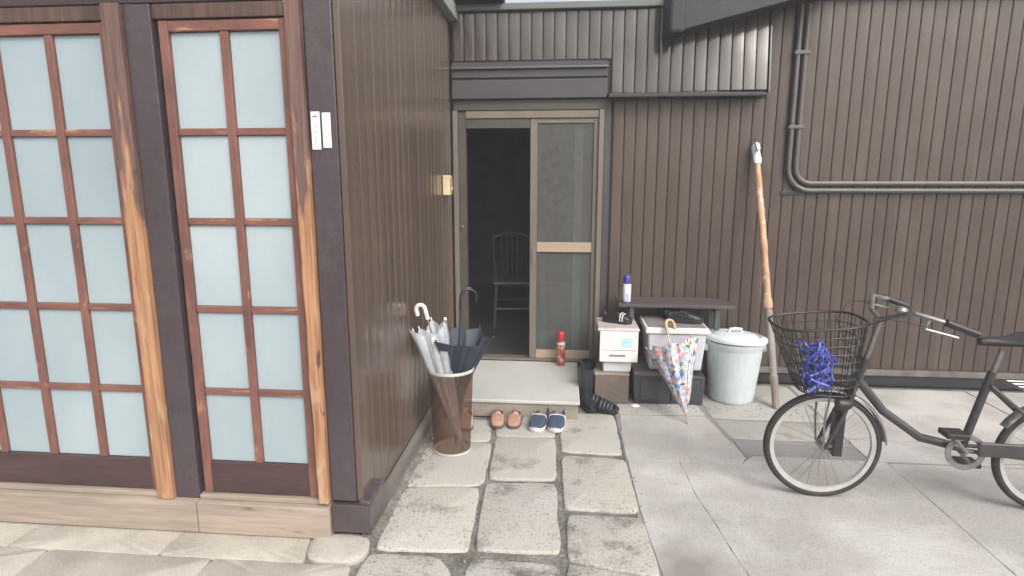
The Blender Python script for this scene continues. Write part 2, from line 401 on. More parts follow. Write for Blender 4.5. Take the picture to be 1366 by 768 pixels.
# ------------------------------------------------------------------ mesh helpers
class MB:
    def __init__(s):
        s.v = []; s.f = []
    def box(s, x0, x1, y0, y1, z0, z1):
        n = len(s.v)
        s.v += [(x0, y0, z0), (x1, y0, z0), (x1, y1, z0), (x0, y1, z0), (x0, y0, z1), (x1, y0, z1), (x1, y1, z1), (x0, y1, z1)]
        s.f += [tuple(n + i for i in q) for q in ((0, 3, 2, 1), (4, 5, 6, 7), (0, 1, 5, 4), (1, 2, 6, 5), (2, 3, 7, 6), (3, 0, 4, 7))]
        return s
    def hexa(s, bot, top):
        n = len(s.v)
        s.v += list(bot) + list(top)
        k = len(bot)
        s.f.append(tuple(n + i for i in reversed(range(k))))
        s.f.append(tuple(n + k + i for i in range(k)))
        for i in range(k):
            j = (i + 1) % k
            s.f.append((n + i, n + j, n + k + j, n + k + i))
        return s
    def rings(s, rings, closed=True, cap0=True, cap1=True):
        n = len(s.v); k = len(rings[0])
        for r in rings:
            s.v += [tuple(p) for p in r]
        for a in range(len(rings) - 1):
            for i in range(k if closed else k - 1):
                j = (i + 1) % k
                s.f.append((n + a * k + i, n + a * k + j, n + (a + 1) * k + j, n + (a + 1) * k + i))
        if cap0: s.f.append(tuple(n + i for i in reversed(range(k))))
        if cap1: s.f.append(tuple(n + (len(rings) - 1) * k + i for i in range(k)))
        return s
    def lathe(s, prof, n=32, c=(0, 0, 0), cap0=True, cap1=True, mod=None):
        rs = []
        for r, z in prof:
            ring = []
            for i in range(n):
                a = 2 * math.pi * i / n
                rr = r * (mod(a, z) if mod else 1)
                ring.append((c[0] + rr * math.cos(a), c[1] + rr * math.sin(a), c[2] + z))
            rs.append(ring)
        return s.rings(rs, True, cap0, cap1)
    def tube(s, pts, r, n=8, cap=True, closed=False):
        pts = [Vector(p) for p in pts]
        m = len(pts)
        rad = r if isinstance(r, (list, tuple)) else [r] * m
        rs = []
        up = None
        for i, p in enumerate(pts):
            if closed:
                d = pts[(i + 1) % m] - pts[(i - 1) % m]
            else:
                d = pts[min(i + 1, m - 1)] - pts[max(i - 1, 0)]
            d.normalize()
            if up is None:
                up = Vector((0, 0, 1)) if abs(d.z) < .9 else Vector((1, 0, 0))
            a = d.cross(up)
            if a.length < 1e-6: a = d.cross(Vector((0, 1, 0)))
            a.normalize()
            b = a.cross(d); up = b
            rs.append([p + (a * math.cos(2 * math.pi * k / n) + b * math.sin(2 * math.pi * k / n)) * rad[i] for k in range(n)])
        if closed: rs.append(rs[0])
        return s.rings(rs, True, cap and not closed, cap and not closed)
    def build(s, name, m, parent=None, loc=(0, 0, 0), rz=0, smooth=False, bevel=0, subsurf=0, solid=0, seg=2):
        me = bpy.data.meshes.new(name)
        me.from_pydata([tuple(v) for v in s.v], [], s.f)
        bm = bmesh.new(); bm.from_mesh(me)
        bmesh.ops.recalc_face_normals(bm, faces=bm.faces)
        bm.to_mesh(me); bm.free()
        me.materials.append(M[m] if isinstance(m, str) else m)
        if smooth:
            me.shade_smooth()
            try: me.set_sharp_from_angle(angle=R(42))
            except Exception: pass
        o = bpy.data.objects.new(name, me)
        C.objects.link(o)
        o.location = loc
        o.rotation_euler = (0, 0, rz)
        o.parent = parent
        if solid:
            k = o.modifiers.new('solid', 'SOLIDIFY'); k.thickness = solid; k.offset = 0
        if bevel:
            k = o.modifiers.new('bevel', 'BEVEL'); k.width = bevel; k.segments = seg; k.limit_method = 'ANGLE'; k.angle_limit = R(40)
        if subsurf:
            k = o.modifiers.new('sub', 'SUBSURF'); k.levels = subsurf; k.render_levels = subsurf
        return o

def tag(o, label, cat=None, group=None, kind=None):
    if label: o['label'] = label
    if cat: o['category'] = cat
    if group: o['group'] = group
    if kind: o['kind'] = kind
    return o

def thing(name, label, cat, loc=(0, 0, 0), rz=0, group=None):
    o = bpy.data.objects.new(name, None)
    C.objects.link(o)
    o.empty_display_size = .1
    o.location = loc
    o.rotation_euler = (0, 0, rz)
    return tag(o, label, cat, group)

def bx(name, m, parent, x0, x1, y0, y1, z0, z1, bevel=.002):
    return MB().box(x0, x1, y0, y1, z0, z1).build(name, m, parent, bevel=bevel)

def inst(src, parent, loc, rz=0):
    o = src.copy()
    C.objects.link(o)
    o.parent = parent
    o.location = loc
    o.rotation_euler = (0, 0, rz)
    return o

# ------------------------------------------------------------------ ground and paving
g = MB().box(-60, 60, -60, 60, -.6, -.022).build('ground', 'ground')
tag(g, 'dirty grey cement ground between the paving stones', kind='structure')

def stone(name, poly, top, m, parent, jit=.006, rnd=.02, thick=.09, dome=.002, seed=0, ins=.016, flat=False):
    """an irregular slab: outline subdivided and jittered, worn arris, slightly uneven top"""
    rs = random.Random(seed)
    P = [Vector((x, y, 0)) for x, y in poly]
    n = len(P)
    area = sum(P[i].x * P[(i + 1) % n].y - P[(i + 1) % n].x * P[i].y for i in range(n))
    if area < 0: P.reverse()
    out = []
    for i in range(n):
        a, b, c = P[i - 1], P[i], P[(i + 1) % n]
        u = (a - b); v = (c - b)
        ru = min(rnd, u.length * .3); rv = min(rnd, v.length * .3)
        p0, p1 = b + u.normalized() * ru, b + v.normalized() * rv
        out.append(p0); out.append((p0 + p1 + b * 1.2) / 3.2); out.append(p1)
        q = c + (b - c).normalized() * min(rnd, v.length * .3)
        L = (q - p1).length
        k = max(1, int(L / .05))
        for j in range(1, k):
            t = j / k
            p = p1.lerp(q, t)
            nn = Vector((v.y, -v.x, 0)).normalized()
            out.append(p - nn * (jit * (noise.noise(Vector((p.x * 9, p.y * 9, seed * 3.7))) + .6 * noise.noise(Vector((p.x * 31, p.y * 31, seed))) - .9)))
    cen = sum(out, Vector()) / len(out)
    rings = []
    for inset, dz in ((0, -thick), (0, -.011), (ins * .2, -.005), (ins * .5, -.0015), (ins, 0)):
        rings.append([Vector((p.x, p.y, 0)) + (cen - p).normalized() * inset + Vector((0, 0, dz + top + (.0025 * noise.noise(Vector((p.x * 7, p.y * 7, 1))) if dz > -.05 and not flat else 0))) for p in out])
    if flat:
        return MB().rings(rings, True, True, True).build(name, m, parent)
    mb = MB().rings(rings, True, True, False)
    base = len(mb.v); k = len(out)
    mb.v.append((cen.x, cen.y, top + dome))
    for i in range(k):
        mb.f.append((base - k + i, base - k + (i + 1) % k, base))
    o = mb.build(name, m, parent, smooth=True)
    return o

pave = MB()
pave.box(-3.3, 4.2, .3, 4.3, -.05, -.010)
pv = pave.build('pavement', 'mound')
tag(pv, 'path of granite paving stones and concrete slabs leading to the door', kind='structure')
bed = MB().box(.352, 4.15, 1.3, 4.3, -.045, -.0045).build('joint_filling', 'conc_d', pv)
STONES = {
 'A0': ([(-0.79, 3.50), (-0.443, 3.50), (-0.42, 3.205), (-0.78, 3.20)], .0, 'granite_c'),
 'A1': ([(-0.765, 3.165), (-0.405, 3.182), (-0.392, 2.70), (-0.768, 2.655)], .0, 'granite_c'),
 'A2': ([(-0.766, 2.630), (-0.405, 2.672), (-0.375, 2.16), (-0.762, 2.143)], .002, 'granite'),
 'A3': ([(-0.775, 2.108), (-0.485, 2.115), (-0.42, 2.029), (-0.405, 1.80), (-0.79, 1.78)], .0, 'granite_b'),
 'A4': ([(-0.79, 1.75), (-0.41, 1.77), (-0.40, 1.2), (-0.80, 1.22)], .0, 'granite'),
 'B0': ([(-0.43, 3.646), (-0.04, 3.656), (-0.037, 3.297), (-0.39, 3.277)], .0, 'granite_c'),
 'B1': ([(-0.383, 3.25), (-0.035, 3.268), (-0.028, 2.778), (-0.367, 2.765)], .003, 'granite_c'),
 'B2': ([(-0.373, 2.712), (-0.027, 2.738), (0.002, 2.180), (-0.345, 2.172)], .003, 'granite'),
 'B3': ([(-0.355, 2.115), (0.003, 2.100), (0.007, 1.66), (-0.37, 1.65)], .0, 'granite_b'),
 'B4': ([(-0.365, 1.61), (0.01, 1.62), (0.015, 1.1), (-0.36, 1.12)], .0, 'granite'),
 'C0': ([(-0.007, 3.66), (0.335, 3.664), (0.340, 3.095), (0.002, 3.112)], .0, 'granite_c'),
 'C1': ([(0.010, 3.045), (0.350, 3.034), (0.362, 2.515), (0.020, 2.515)], .002, 'granite'),
 'C2': ([(0.036, 2.463), (0.367, 2.467), (0.390, 2.066), (0.034, 2.138)], .002, 'granite_b'),
 'C3': ([(0.034, 2.118), (0.390, 2.048), (0.415, 1.728), (0.032, 1.70)], .0, 'granite_b'),
 'C4': ([(0.035, 1.66), (0.413, 1.69), (0.42, 1.1), (0.04, 1.1)], .0, 'granite'),
 'R0': ([(0.378, 3.86), (0.913, 3.90), (0.933, 3.705), (0.376, 3.682)], -.002, 'conc'),
 'R1': ([(0.378, 3.663), (0.929, 3.682), (0.971, 3.409), (0.368, 3.435)], -.001, 'conc'),
 'R2': ([(0.955, 4.30), (1.65, 4.32), (1.66, 3.66), (0.963, 3.675)], .0, 'granite_c'),
 'R3': ([(0.967, 3.640), (1.66, 3.62), (1.66, 3.37), (1.006, 3.37)], .0, 'granite_c'),
 'R4': ([(0.362, 3.428), (0.967, 3.398), (1.001, 3.249), (1.014, 3.111), (0.973, 3.041), (0.645, 3.037), (0.359, 3.050)], .001, 'conc'),
 'R5': ([(0.366, 3.044), (0.641, 3.0345), (0.649, 2.86), (0.653, 2.707), (0.672, 2.56), (0.690, 2.436), (0.706, 2.27), (0.732, 2.09), (0.728, 1.3), (0.432, 1.3), (0.399, 2.069), (0.374, 2.486)], .0, 'conc'),
 'R6': ([(0.643, 3.0345), (0.973, 3.038), (1.06, 3.137), (1.755, 3.125), (1.755, 1.3), (0.7295, 1.3), (0.7335, 2.09), (0.7075, 2.27), (0.6915, 2.436), (0.6735, 2.56), (0.6545, 2.707), (0.6505, 2.86)], .0015, 'conc'),
 'P1': ([(1.008, 3.35), (1.66, 3.35), (1.66, 3.140), (1.064, 3.152), (1.022, 3.115), (1.01, 3.25)], -.001, 'conc_d'),
 'S0': ([(1.68, 4.32), (2.9, 4.32), (2.9, 3.45), (1.68, 3.42)], -.001, 'conc'),
 'S1': ([(1.68, 3.40), (2.9, 3.43), (2.9, 3.13), (1.68, 3.14)], .0, 'conc'),
 'S2': ([(1.76, 3.11), (2.9, 3.11), (2.9, 1.3), (1.76, 1.3)], .001, 'conc'),
 'S3': ([(2.91, 4.32), (4.1, 4.32), (4.1, 2.6), (2.91, 2.6)], .001, 'conc'),
 'F1': ([(-1.056, 2.20), (-0.886, 2.235), (-0.80, 2.20), (-0.775, 2.094), (-0.819, 2.030), (-1.013, 2.028)], .016, 'cream'),
 'F2': ([(-1.62, 2.28), (-1.060, 2.28), (-1.058, 2.20), (-1.017, 2.026), (-1.63, 2.020)], .003, 'cream'),
 'F3': ([(-1.39, 2.018), (-1.017, 2.023), (-0.818, 2.026), (-0.80, 1.80), (-1.41, 1.79)], .0, 'cream'),
 'F4': ([(-2.10, 2.016), (-1.395, 2.017), (-1.414, 1.6), (-2.10, 1.6)], .001, 'cream'),
 'F5': ([(-2.3, 2.28), (-1.624, 2.28), (-1.634, 2.021), (-2.3, 2.019)], .002, 'cream'),
 'F6': ([(-1.41, 1.785), (-0.805, 1.795), (-0.82, 1.2), (-1.41, 1.2)], .0, 'conc'),
 'F7': ([(-3.2, 2.28), (-2.305, 2.28), (-2.305, 2.019), (-3.2, 2.019)], .0, 'cream'),
 'F8': ([(-3.2, 2.014), (-2.105, 2.015), (-2.105, 1.6), (-3.2, 1.6)], .0, 'cream'),
 'F9': ([(-3.2, 1.595), (-1.418, 1.595), (-1.418, 1.0), (-3.2, 1.0)], .0, 'conc'),
}
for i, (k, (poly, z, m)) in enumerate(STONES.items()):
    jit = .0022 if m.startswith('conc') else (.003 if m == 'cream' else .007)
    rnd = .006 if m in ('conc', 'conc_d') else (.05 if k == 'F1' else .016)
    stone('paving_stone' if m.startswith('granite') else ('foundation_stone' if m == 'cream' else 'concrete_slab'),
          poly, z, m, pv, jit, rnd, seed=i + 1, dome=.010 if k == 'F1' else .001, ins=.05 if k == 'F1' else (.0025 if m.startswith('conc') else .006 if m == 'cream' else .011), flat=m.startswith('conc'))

# dirt bank along the foot of the side wall
mb = MB()
rings = []
for i in range(40):
    y = 2.2 + i * (4.3 - 2.2) / 39
    wd = .055 + .04 * noise.noise(Vector((0, y * 4, 5))) + .02 * noise.noise(Vector((0, y * 14, 5)))
    rings.append([(-.835, y, -.03), (-.835, y, .022), (-.80, y, .016 + .004 * noise.noise(Vector((1, y * 20, 0)))), (-.80 + wd * .5, y, .008), (-.80 + wd, y, -.02)])
dirt = mb.rings(rings).build('dirt_bank', 'mound', smooth=True)
tag(dirt, 'damp dark dirt along the foot of the side wall', 'dirt', kind='stuff')
mb = MB()
for i in range(520):
    if i < 200:
        x, y = -.80 + abs(random.gauss(0, .05)), random.uniform(2.25, 4.2)
    elif i < 330:
        x, y = random.uniform(.2, 1.7), random.gauss(3.83, .07)
    else:
        x, y = random.choice([-.39, .0, .36, -.74]) + random.gauss(0, .012), random.uniform(1.7, 3.5)
    r = random.uniform(.0018, .0045)
    z = .004 if i >= 200 else .012
    q = [(x + r * math.cos(a) * random.uniform(.7, 1.2), y + r * math.sin(a) * random.uniform(.7, 1.2), z) for a in (0, 1.26, 2.5, 3.77, 5.0)]
    n = len(mb.v)
    mb.v += [(a, b, c - .006) for a, b, c in q] + q + [(x, y, z + r * .7)]
    for j in range(5):
        mb.f.append((n + j, n + (j + 1) % 5, n + 5 + (j + 1) % 5, n + 5 + j))
        mb.f.append((n + 5 + j, n + 5 + (j + 1) % 5, n + 10))
tag(mb.build('grit', 'pebble'), 'loose grit scattered in the paving joints', 'grit', kind='stuff')

# ------------------------------------------------------------------ entrance house (back wall)
Y = 4.4
house = thing('house', 'brown clad house front with open sliding entrance door', 'house', (0, Y, 0))
# local y=0 is the wall face
lw = MB().box(.30, 4.4, .012, .10, .0, 2.6).build('lower_wall', 'backing', house)
tag(lw, 'brown vertical boarding beside the entrance')
PIT = .0805
def board_mesh(wd, h, th=.011):
    mb = MB()
    e = .0025
    prof = [(-wd / 2, th), (-wd / 2, e), (-wd / 2 + e, 0), (-wd / 4, -.0012), (0, -.0016), (wd / 4, -.0012), (wd / 2 - e, 0), (wd / 2, e), (wd / 2, th)]
    mb.rings([[(x, y, 0) for x, y in prof], [(x, y, h) for x, y in prof]], True, True, True)
    return mb
src = tall = None
n = int((4.35 - .33) / PIT)
for i in range(n):
    x = .335 + PIT * (i + .5)
    if src is None:
        src = board_mesh(PIT - .0045, 2.055 - .13).build('board', 'siding', lw, (x, 0, .13))
    elif x > 1.40:
        if tall is None:
            tall = board_mesh(PIT - .0045, 2.70 - .13).build('board', 'siding', lw, (x, 0, .13))
        else:
            inst(tall, lw, (x, random.uniform(-.001, .001), .13))
    else:
        inst(src, lw, (x, random.uniform(-.001, .001), .13))
# right part: boards run up full height
uw = MB().box(-.82, 4.4, .012, .10, 2.605, 2.70).build('upper_wall', 'backing', house)
tag(uw, 'glossy upper boarding under the roof edge')
MB().box(-.82, 1.362, -.018, .008, 2.10, 2.69).build('backing_sheet', 'backing', uw)
src = None
i = 0
x = -.815 + PIT * .5
while x < 1.36:
    left = x < .29
    if left:
        key = 'L'
    if src is None or (not left and src[0] == 'L'):
        h = 2.655 - (2.335 if left else 2.105)
        o = board_mesh(PIT - .0045, h).build('board', 'siding_upper', uw, (x, -.030, 2.335 if left else 2.105))
        src = ('L' if left else 'R', o)
    else:
        o = inst(src[1], uw, (x, -.030 + random.uniform(-.002, .002), 2.335 if left else 2.105), random.uniform(-.02, .02))
    if not left:
        tl = 1.0 + 5.2 * max(0, min(1, (x - .72) / .45))
        o.rotation_euler.x = R(-tl + random.uniform(-.5, .5))
        o.location.y = -.032 - .58 * math.sin(R(tl))
    x += PIT
# boards over the tall stretch at the right
MB().box(1.37, 4.4, .0115, .10, 2.0, 2.60).build('backing_sheet', 'backing', uw)
MB().hexa([(1.362, -.112, 2.085), (1.372, -.112, 2.085), (1.372, .0, 2.085), (1.362, .0, 2.085)], [(1.362, -.045, 2.66), (1.372, -.045, 2.66), (1.372, .0, 2.66), (1.362, .0, 2.66)]).build('edge_trim', 'siding_upper', house)
f = MB()
f.hexa([(.29, -.125, 2.062), (1.345, -.125, 2.062), (1.345, 0.0, 2.066), (.29, 0.0, 2.066)], [(.29, -.125, 2.082), (1.345, -.125, 2.082), (1.345, -.080, 2.100), (.29, -.080, 2.100)])
tag(f.build('drip_flashing', 'flash', house, bevel=.002), 'black metal drip strip between upper and lower boards')
# lintel assembly over the door
bx('lintel_beam', 'trim', house, -.822, .285, -.06, .10, 2.07, 2.198, .004)
bx('lintel_recess', 'flash', house, -.822, .283, -.035, .10, 2.2, 2.212)
bx('lintel_board', 'trim', house, -.822, .285, -.05, .10, 2.214, 2.27, .003)
l = MB().hexa([(-.822, -.075, 2.272), (.287, -.075, 2.272), (.287, .05, 2.272), (-.822, .05, 2.272)], [(-.822, -.07, 2.287), (.287, -.07, 2.287), (.287, -.019, 2.332), (-.822, -.019, 2.332)])
l.build('lintel_ledge', 'trim', house, bevel=.002)
bx('lower_lintel', 'alu_dark', house, -.822, .29, -.02, .10, 1.995, 2.068, .003)
bx('top_plate', 'plate', house, -.82, 1.36, -.075, .10, 2.66, 2.703, .004)
bx('roof_fascia', 'plate', house, 1.362, 4.4, -.075, .10, 2.702, 2.74, .003)
MB().hexa([(-.9, .10, 2.64), (4.4, .10, 2.64), (4.4, 4, 2.72), (-.9, 4, 2.72)], [(-.9, .10, 2.68), (4.4, .10, 2.68), (4.4, 4, 2.76), (-.9, 4, 2.76)]).build('roof', 'roofmetal', house)
bx('eave_corner', 'eave', house, -.82, -.44, -.16, .0, 2.706, 2.83, .006)
# sloping eave over the upper right, dark rafter end
ev = MB()
P0, P1 = Vector((.72, -.28, 2.45)), Vector((1.75, -.28, 2.70))
ev.hexa([P0, P1, P1 + Vector((0, .26, .01)), P0 + Vector((0, .26, .01))], [P0 + Vector((-.02, 0, .25)), P1 + Vector((-.02, 0, .25)), P1 + Vector((-.02, .26, .26)), P0 + Vector((-.02, .26, .26))])
ev.build('sloping_eave', 'eave', house, bevel=.006)
rf = MB().box(-.05, .05, -.34, .0, -.075, .22).build('rafter_end', 'eave', house, (.695, 0, 2.50), bevel=.02)
# foot of the wall
bx('base_board', 'ledge', house, .30, 4.4, -.035, .01, .085, .125, .003)
bx('base_wall', 'flash', house, .30, 4.4, -.005, .10, .0, .083, .002)
# door frame
bx('door_jamb', 'alu', house, -.826, -.79, -.03, .06, .115, 1.993, .002)
bx('door_jamb', 'alu_dark', house, -.788, -.735, -.005, .06, .115, 1.99, .002)
bx('door_jamb', 'alu', house, .236, .272, -.03, .06, .0, 1.993, .002)
bx('corner_strip', 'trim', house, .275, .318, -.015, .05, .0, 2.06, .002)
bx('door_head', 'alu', house, -.733, .234, -.012, .06, 1.94, 1.992, .002)
bx('transom_strip', 'alu_dark', house, -.733, -.262, .0, .05, 1.87, 1.938, .002)
bx('threshold', 'alu', house, -.733, .234, -.01, .08, .122, .140, .002)
lk = MB().tube([(0, 0, 0), (0, -.02, 0)], .011, 12).build('latch', 'chrome', house, (-.765, -.006, 1.155))
# the closed leaf
leaf = bx('sliding_door', 'alu', house, -.258, -.207, .002, .032, .142, 1.938, .002)
tag(leaf, 'bronze framed sliding leaf with rough glass, pushed to the right')
bx('stile', 'alu', leaf, .202, .234, .002, .032, .142, 1.938)
bx('top_rail', 'alu', leaf, -.206, .201, .004, .030, 1.905, 1.937)
bx('middle_rail', 'alu_gold', leaf, -.206, .201, -.002, .034, .966, 1.038)
bx('bottom_rail', 'alu_gold', leaf, -.206, .201, .002, .032, .143, .208)
bx('glass_pane', 'figglass', leaf, -.206, .201, .014, .019, 1.039, 1.904, 0)
bx('glass_pane', 'figglass', leaf, -.206, .201, .014, .019, .209, .965, 0)
h_ = MB().box(-.010, .010, -.005, .003, -.07, .07).build('handle', 'chrome', leaf, (-.232, 0, .93), bevel=.003)
# the open leaf parked behind it
leaf2 = bx('parked_door', 'alu_dark', house, .065, .128, .045, .072, .142, 1.938, .002)
leaf2.data.materials[0] = M['hallgrey']
bx('stile', 'alu_dark', leaf2, -.25, -.212, .045, .072, .142, 1.938)
bx('middle_rail', 'alu_dark', leaf2, -.211, .064, .047, .07, .96, 1.03)
# hall behind the door
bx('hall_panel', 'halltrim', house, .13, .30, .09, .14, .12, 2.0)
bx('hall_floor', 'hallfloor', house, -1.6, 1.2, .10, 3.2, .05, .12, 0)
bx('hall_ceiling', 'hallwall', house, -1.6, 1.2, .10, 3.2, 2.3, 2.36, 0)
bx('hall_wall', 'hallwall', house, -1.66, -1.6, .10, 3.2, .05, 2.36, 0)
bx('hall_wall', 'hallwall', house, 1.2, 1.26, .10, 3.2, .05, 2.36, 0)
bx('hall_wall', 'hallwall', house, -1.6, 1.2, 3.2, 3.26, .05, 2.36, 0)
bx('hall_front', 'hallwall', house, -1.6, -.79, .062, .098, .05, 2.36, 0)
bx('hall_front', 'hallwall', house, .302, 1.2, .102, .12, .05, 2.36, 0)
# conduit pipes on the right of the wall
def arc(cx, cz, r, a0, a1, n, y):
    return [(cx + r * math.cos(R(a0 + (a1 - a0) * k / n)), y, cz + r * math.sin(R(a0 + (a1 - a0) * k / n))) for k in range(n + 1)]
for k, (px, rr) in enumerate(((1.562, .16), (1.612, .11))):
    pts = [(px, -.03, 2.66)] + [(px, -.03, 2.66 - j * .11) for j in range(1, 10)]
    cx, cz = px + rr, 1.585
    pts = [p for p in pts if p[2] > cz + .02] + arc(cx, cz, rr, 180, 270, 8, -.03) + [(4.3, -.03, cz - rr)]
    p = MB().tube(pts, .017, 10).build('conduit_pipe', 'pipe', house, smooth=True)
    for z in (1.86, 2.35):
        MB().box(px - .026, px + .026, -.052, .0, z - .012, z + .012).build('pipe_clip', 'pipe', p, bevel=.003)
bx('pipe_cover', 'flash', house, 1.53, 1.66, -.012, -.002, 1.395, 1.42, .002)

# ------------------------------------------------------------------ left wing
WX, WY = -.83, 2.2
wing = thing('house_wing', 'glossy brown clad side wing with lattice doors and corner post', 'house', (WX, WY, 0))
wx, wy = WX, WY
def wb(name, m, parent, x0, x1, y0, y1, z0, z1, bevel=.002):   # world coordinates -> wing local
    return bx(name, m, parent, x0 - wx, x1 - wx, y0 - wy, y1 - wy, z0, z1, bevel)
sw = wb('side_wall', 'backing', wing, -1.0, -.842, 2.31, 4.40, .05, 2.66, 0)
tag(sw, 'glossy olive brown vertical boarding')
src = None
yy = 2.262
PI2 = .1075
while yy + PI2 < 4.41:
    if src is None:
        mb = board_mesh(PI2 - .003, 2.60 - .10)
        src = mb.build('board', 'siding_side', sw, (0, yy + PI2 / 2 - wy, .10), R(90))
    else:
        inst(src, sw, (random.uniform(-.0008, .0008), yy + PI2 / 2 - wy, .10), R(90) + random.uniform(-.004, .004))
    yy += PI2
wb('corner_post', 'post', wing, -.960, -.853, 2.200, 2.312, .172, 2.68, .004)
wb('corner_bead', 'siding_side', wing, -.851, -.826, 2.206, 2.258, .172, 2.62, .003)
pb = wb('post_base', 'post', wing, -.958, -.792, 2.186, 2.40, .035, .162, .004)
MB().hexa([(.0, 0, 0), (.05, 0, 0), (.05, .20, 0), (.0, .20, 0)], [(.005, .004, .022), (.045, .004, .014), (.045, .196, .014), (.005, .196, .022)]).build('post_base_cap', 'post', pb, (-.012, -.008, .163), bevel=.003)
bb = MB().hexa([(.0, .20, .02), (.034, .20, .02), (.034, 2.17, .02), (0, 2.17, .02)], [(.0, .20, .092), (.034, .20, .078), (.034, 2.17, .078), (0, 2.17, .092)])
bb.build('baseboard', 'ledge', wing, bevel=.003)
wb('eave_fascia', 'wingfascia', wing, -.86, -.775, 1.9, 4.38, 2.602, 2.70, .004)
wb('wing_roof', 'roofmetal', wing, -3.2, -.78, 1.9, 6.4, 2.702, 2.76, .004)
wb('header_beam', 'header_brown', wing, -2.9, -.962, 2.20, 2.32, 2.145, 2.68, .004)
wb('door_track', 'jamb_dark', wing, -1.545, -1.035, 2.205, 2.30, 2.090, 2.143, .003)
wb('door_track', 'jamb_dark', wing, -2.85, -1.735, 2.205, 2.30, 2.090, 2.143, .003)
jb = MB()
rr_ = []
for i in range(24):
    z = .165 + (2.143 - .165) * i / 23
    e = .006 * noise.noise(Vector((3, 0, z * 5))) + .004 * noise.noise(Vector((3, 0, z * 17)))
    lft = -1.008 - .016 * (z / 2.1) + e
    rr_.append([(lft - wx, 2.178 - wy, z), (-.966 + e * .4 - wx, 2.178 - wy, z), (-.963 - wx, 2.30 - wy, z), (lft - wx, 2.30 - wy, z)])
jb.rings(rr_).build('door_jamb', 'jamb', wing, bevel=.003)
wb('sill_beam', 'sill', wing, -1.548, -.964, 2.170, 2.32, .008, .150, .004)
wb('sill_beam', 'sill', wing, -2.9, -1.552, 2.170, 2.32, .008, .150, .004)
wb('sill_track', 'sill', wing, -1.545, -1.014, 2.196, 2.30, .152, .172, .003)
wb('sill_track', 'sill', wing, -2.85, -1.735, 2.196, 2.30, .152, .172, .003)
wb('mid_post', 'post', wing, -1.655, -1.548, 2.200, 2.312, .152, 2.143, .004)
wb('door_jamb', 'jamb', wing, -1.728, -1.658, 2.178, 2.30, .152, 2.143, .004)
wb('end_post', 'post', wing, -2.96, -2.852, 2.19, 2.312, .0, 2.143, .004)
wb('inner_wall', 'hallwall', wing, -2.9, -.97, 2.36, 2.42, .0, 2.66, 0)

def lattice(xr, ncol, lab):
    """xr = right edge of the leaf (world x); stile, panes, muntins"""
    pw, mw, sw_ = .200, .034, .036
    yf = 2.212
    st = wb('lattice_door', 'redwood', wing, xr - sw_, xr, yf, yf + .034, .175, 2.086, .003)
    tag(st, lab)
    total = ncol * pw + (ncol - 1) * mw
    x1 = xr - sw_
    x0 = x1 - total
    wb('stile', 'redwood', st, x0 - sw_, x0, yf, yf + .034, .175, 2.086, .003)
    wb('top_rail', 'redwood_h', st, x0, x1, yf + .001, yf + .033, 2.046, 2.085, .003)
    wb('bottom_rail', 'darkrail', st, x0, x1, yf + .001, yf + .033, .178, .318, .003)
    for c in range(1, ncol):
        xm = x1 - c * pw - (c - 1) * mw
        wb('muntin', 'redwood', st, xm - mw, xm, yf + .004, yf + .030, .319, 2.045, .003)
    rows = [.319, .645, .998, 1.350, 1.695, 2.045]
    for i, (a, b) in enumerate(zip(rows[:-1], rows[1:])):
        lo = a if i == 0 else a + .0
        hi = b - (.027 if i < 4 else 0)
        for c in range(ncol):
            xx1 = x1 - c * (pw + mw)
            wb('pane', 'frost', st, xx1 - pw + .001, xx1 - .001, yf + .018, yf + .022, lo + .001, hi - .001, 0)
            if i < 4:
                wb('crossbar', 'redwood_h', st, xx1 - pw + .001, xx1 - .001, yf + .006, yf + .028, hi, b, .003)
    return st
lattice(-1.024, 2, 'red brown lattice door with pale frosted panes')
lattice(-1.732, 4, 'second lattice door left of the dark middle post')

# ------------------------------------------------------------------ small fittings
db = thing('doorbell_box', 'small beige doorbell box on the glossy side wall', 'doorbell', (-.829, 4.02, 1.395))
MB().box(.002, .052, -.05, .05, 0, .135).build('housing', 'beige', db, bevel=.008, seg=3)
MB().box(.053, .058, -.030, .030, .02, .115).build('face_plate', 'beige2', db, bevel=.003)
MB().tube([(.056, 0, .045), (.064, 0, .045)], .010, 12).build('button', 'beige', db)

for k, (x0, x1, z0, z1, tl, lab) in enumerate(((-.951, -.917, 1.612, 1.750, .0, 'left white plate with faded vertical writing on the corner post'),
                                             (-.908, -.876, 1.618, 1.746, .01, 'right white plate, blank, on the corner post'))):
    np_ = thing('name_plate', lab, 'name plate', ((x0 + x1) / 2, 2.199, z0), group='name plates on the corner post')
    wd, ht = x1 - x0, z1 - z0
    MB().box(-wd / 2, wd / 2, -.004, 0, 0, ht).build('plate', 'paper', np_, bevel=.001)
    if k == 0:
        mk = MB()
        for j, zc in enumerate((.118, .098, .078, .060, .042, .025)):
            s_ = .0075 if j == 0 else .0045
            for q in range(3 if j else 5):
                a = random.uniform(-.9, .9) if q % 2 else random.choice((0, 1.57))
                dx, dz = math.cos(a) * s_, math.sin(a) * s_
                cx, cz = random.uniform(-.003, .003), zc + random.uniform(-.005, .005)
                mk.box(cx - abs(dx) - .0006, cx + abs(dx) + .0006, -.0048, -.0042, cz - abs(dz) - .0006, cz + abs(dz) + .0006) if a in (0, 1.57) else mk.tube([(cx - dx, -.0045, cz - dz), (cx + dx, -.0045, cz + dz)], .0007, 4)
        mk.build('writing', 'ink', np_)

# ------------------------------------------------------------------ doorstep
ds = thing('doorstep', 'pale smooth concrete doorstep in front of the open door', 'doorstep', (-.27, 3.96, 0))
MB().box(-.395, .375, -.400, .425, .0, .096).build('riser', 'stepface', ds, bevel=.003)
top = MB().box(-.41, .385, -.412, .425, .097, .120).build('tread', 'stepconc', ds, bevel=.006, seg=3)

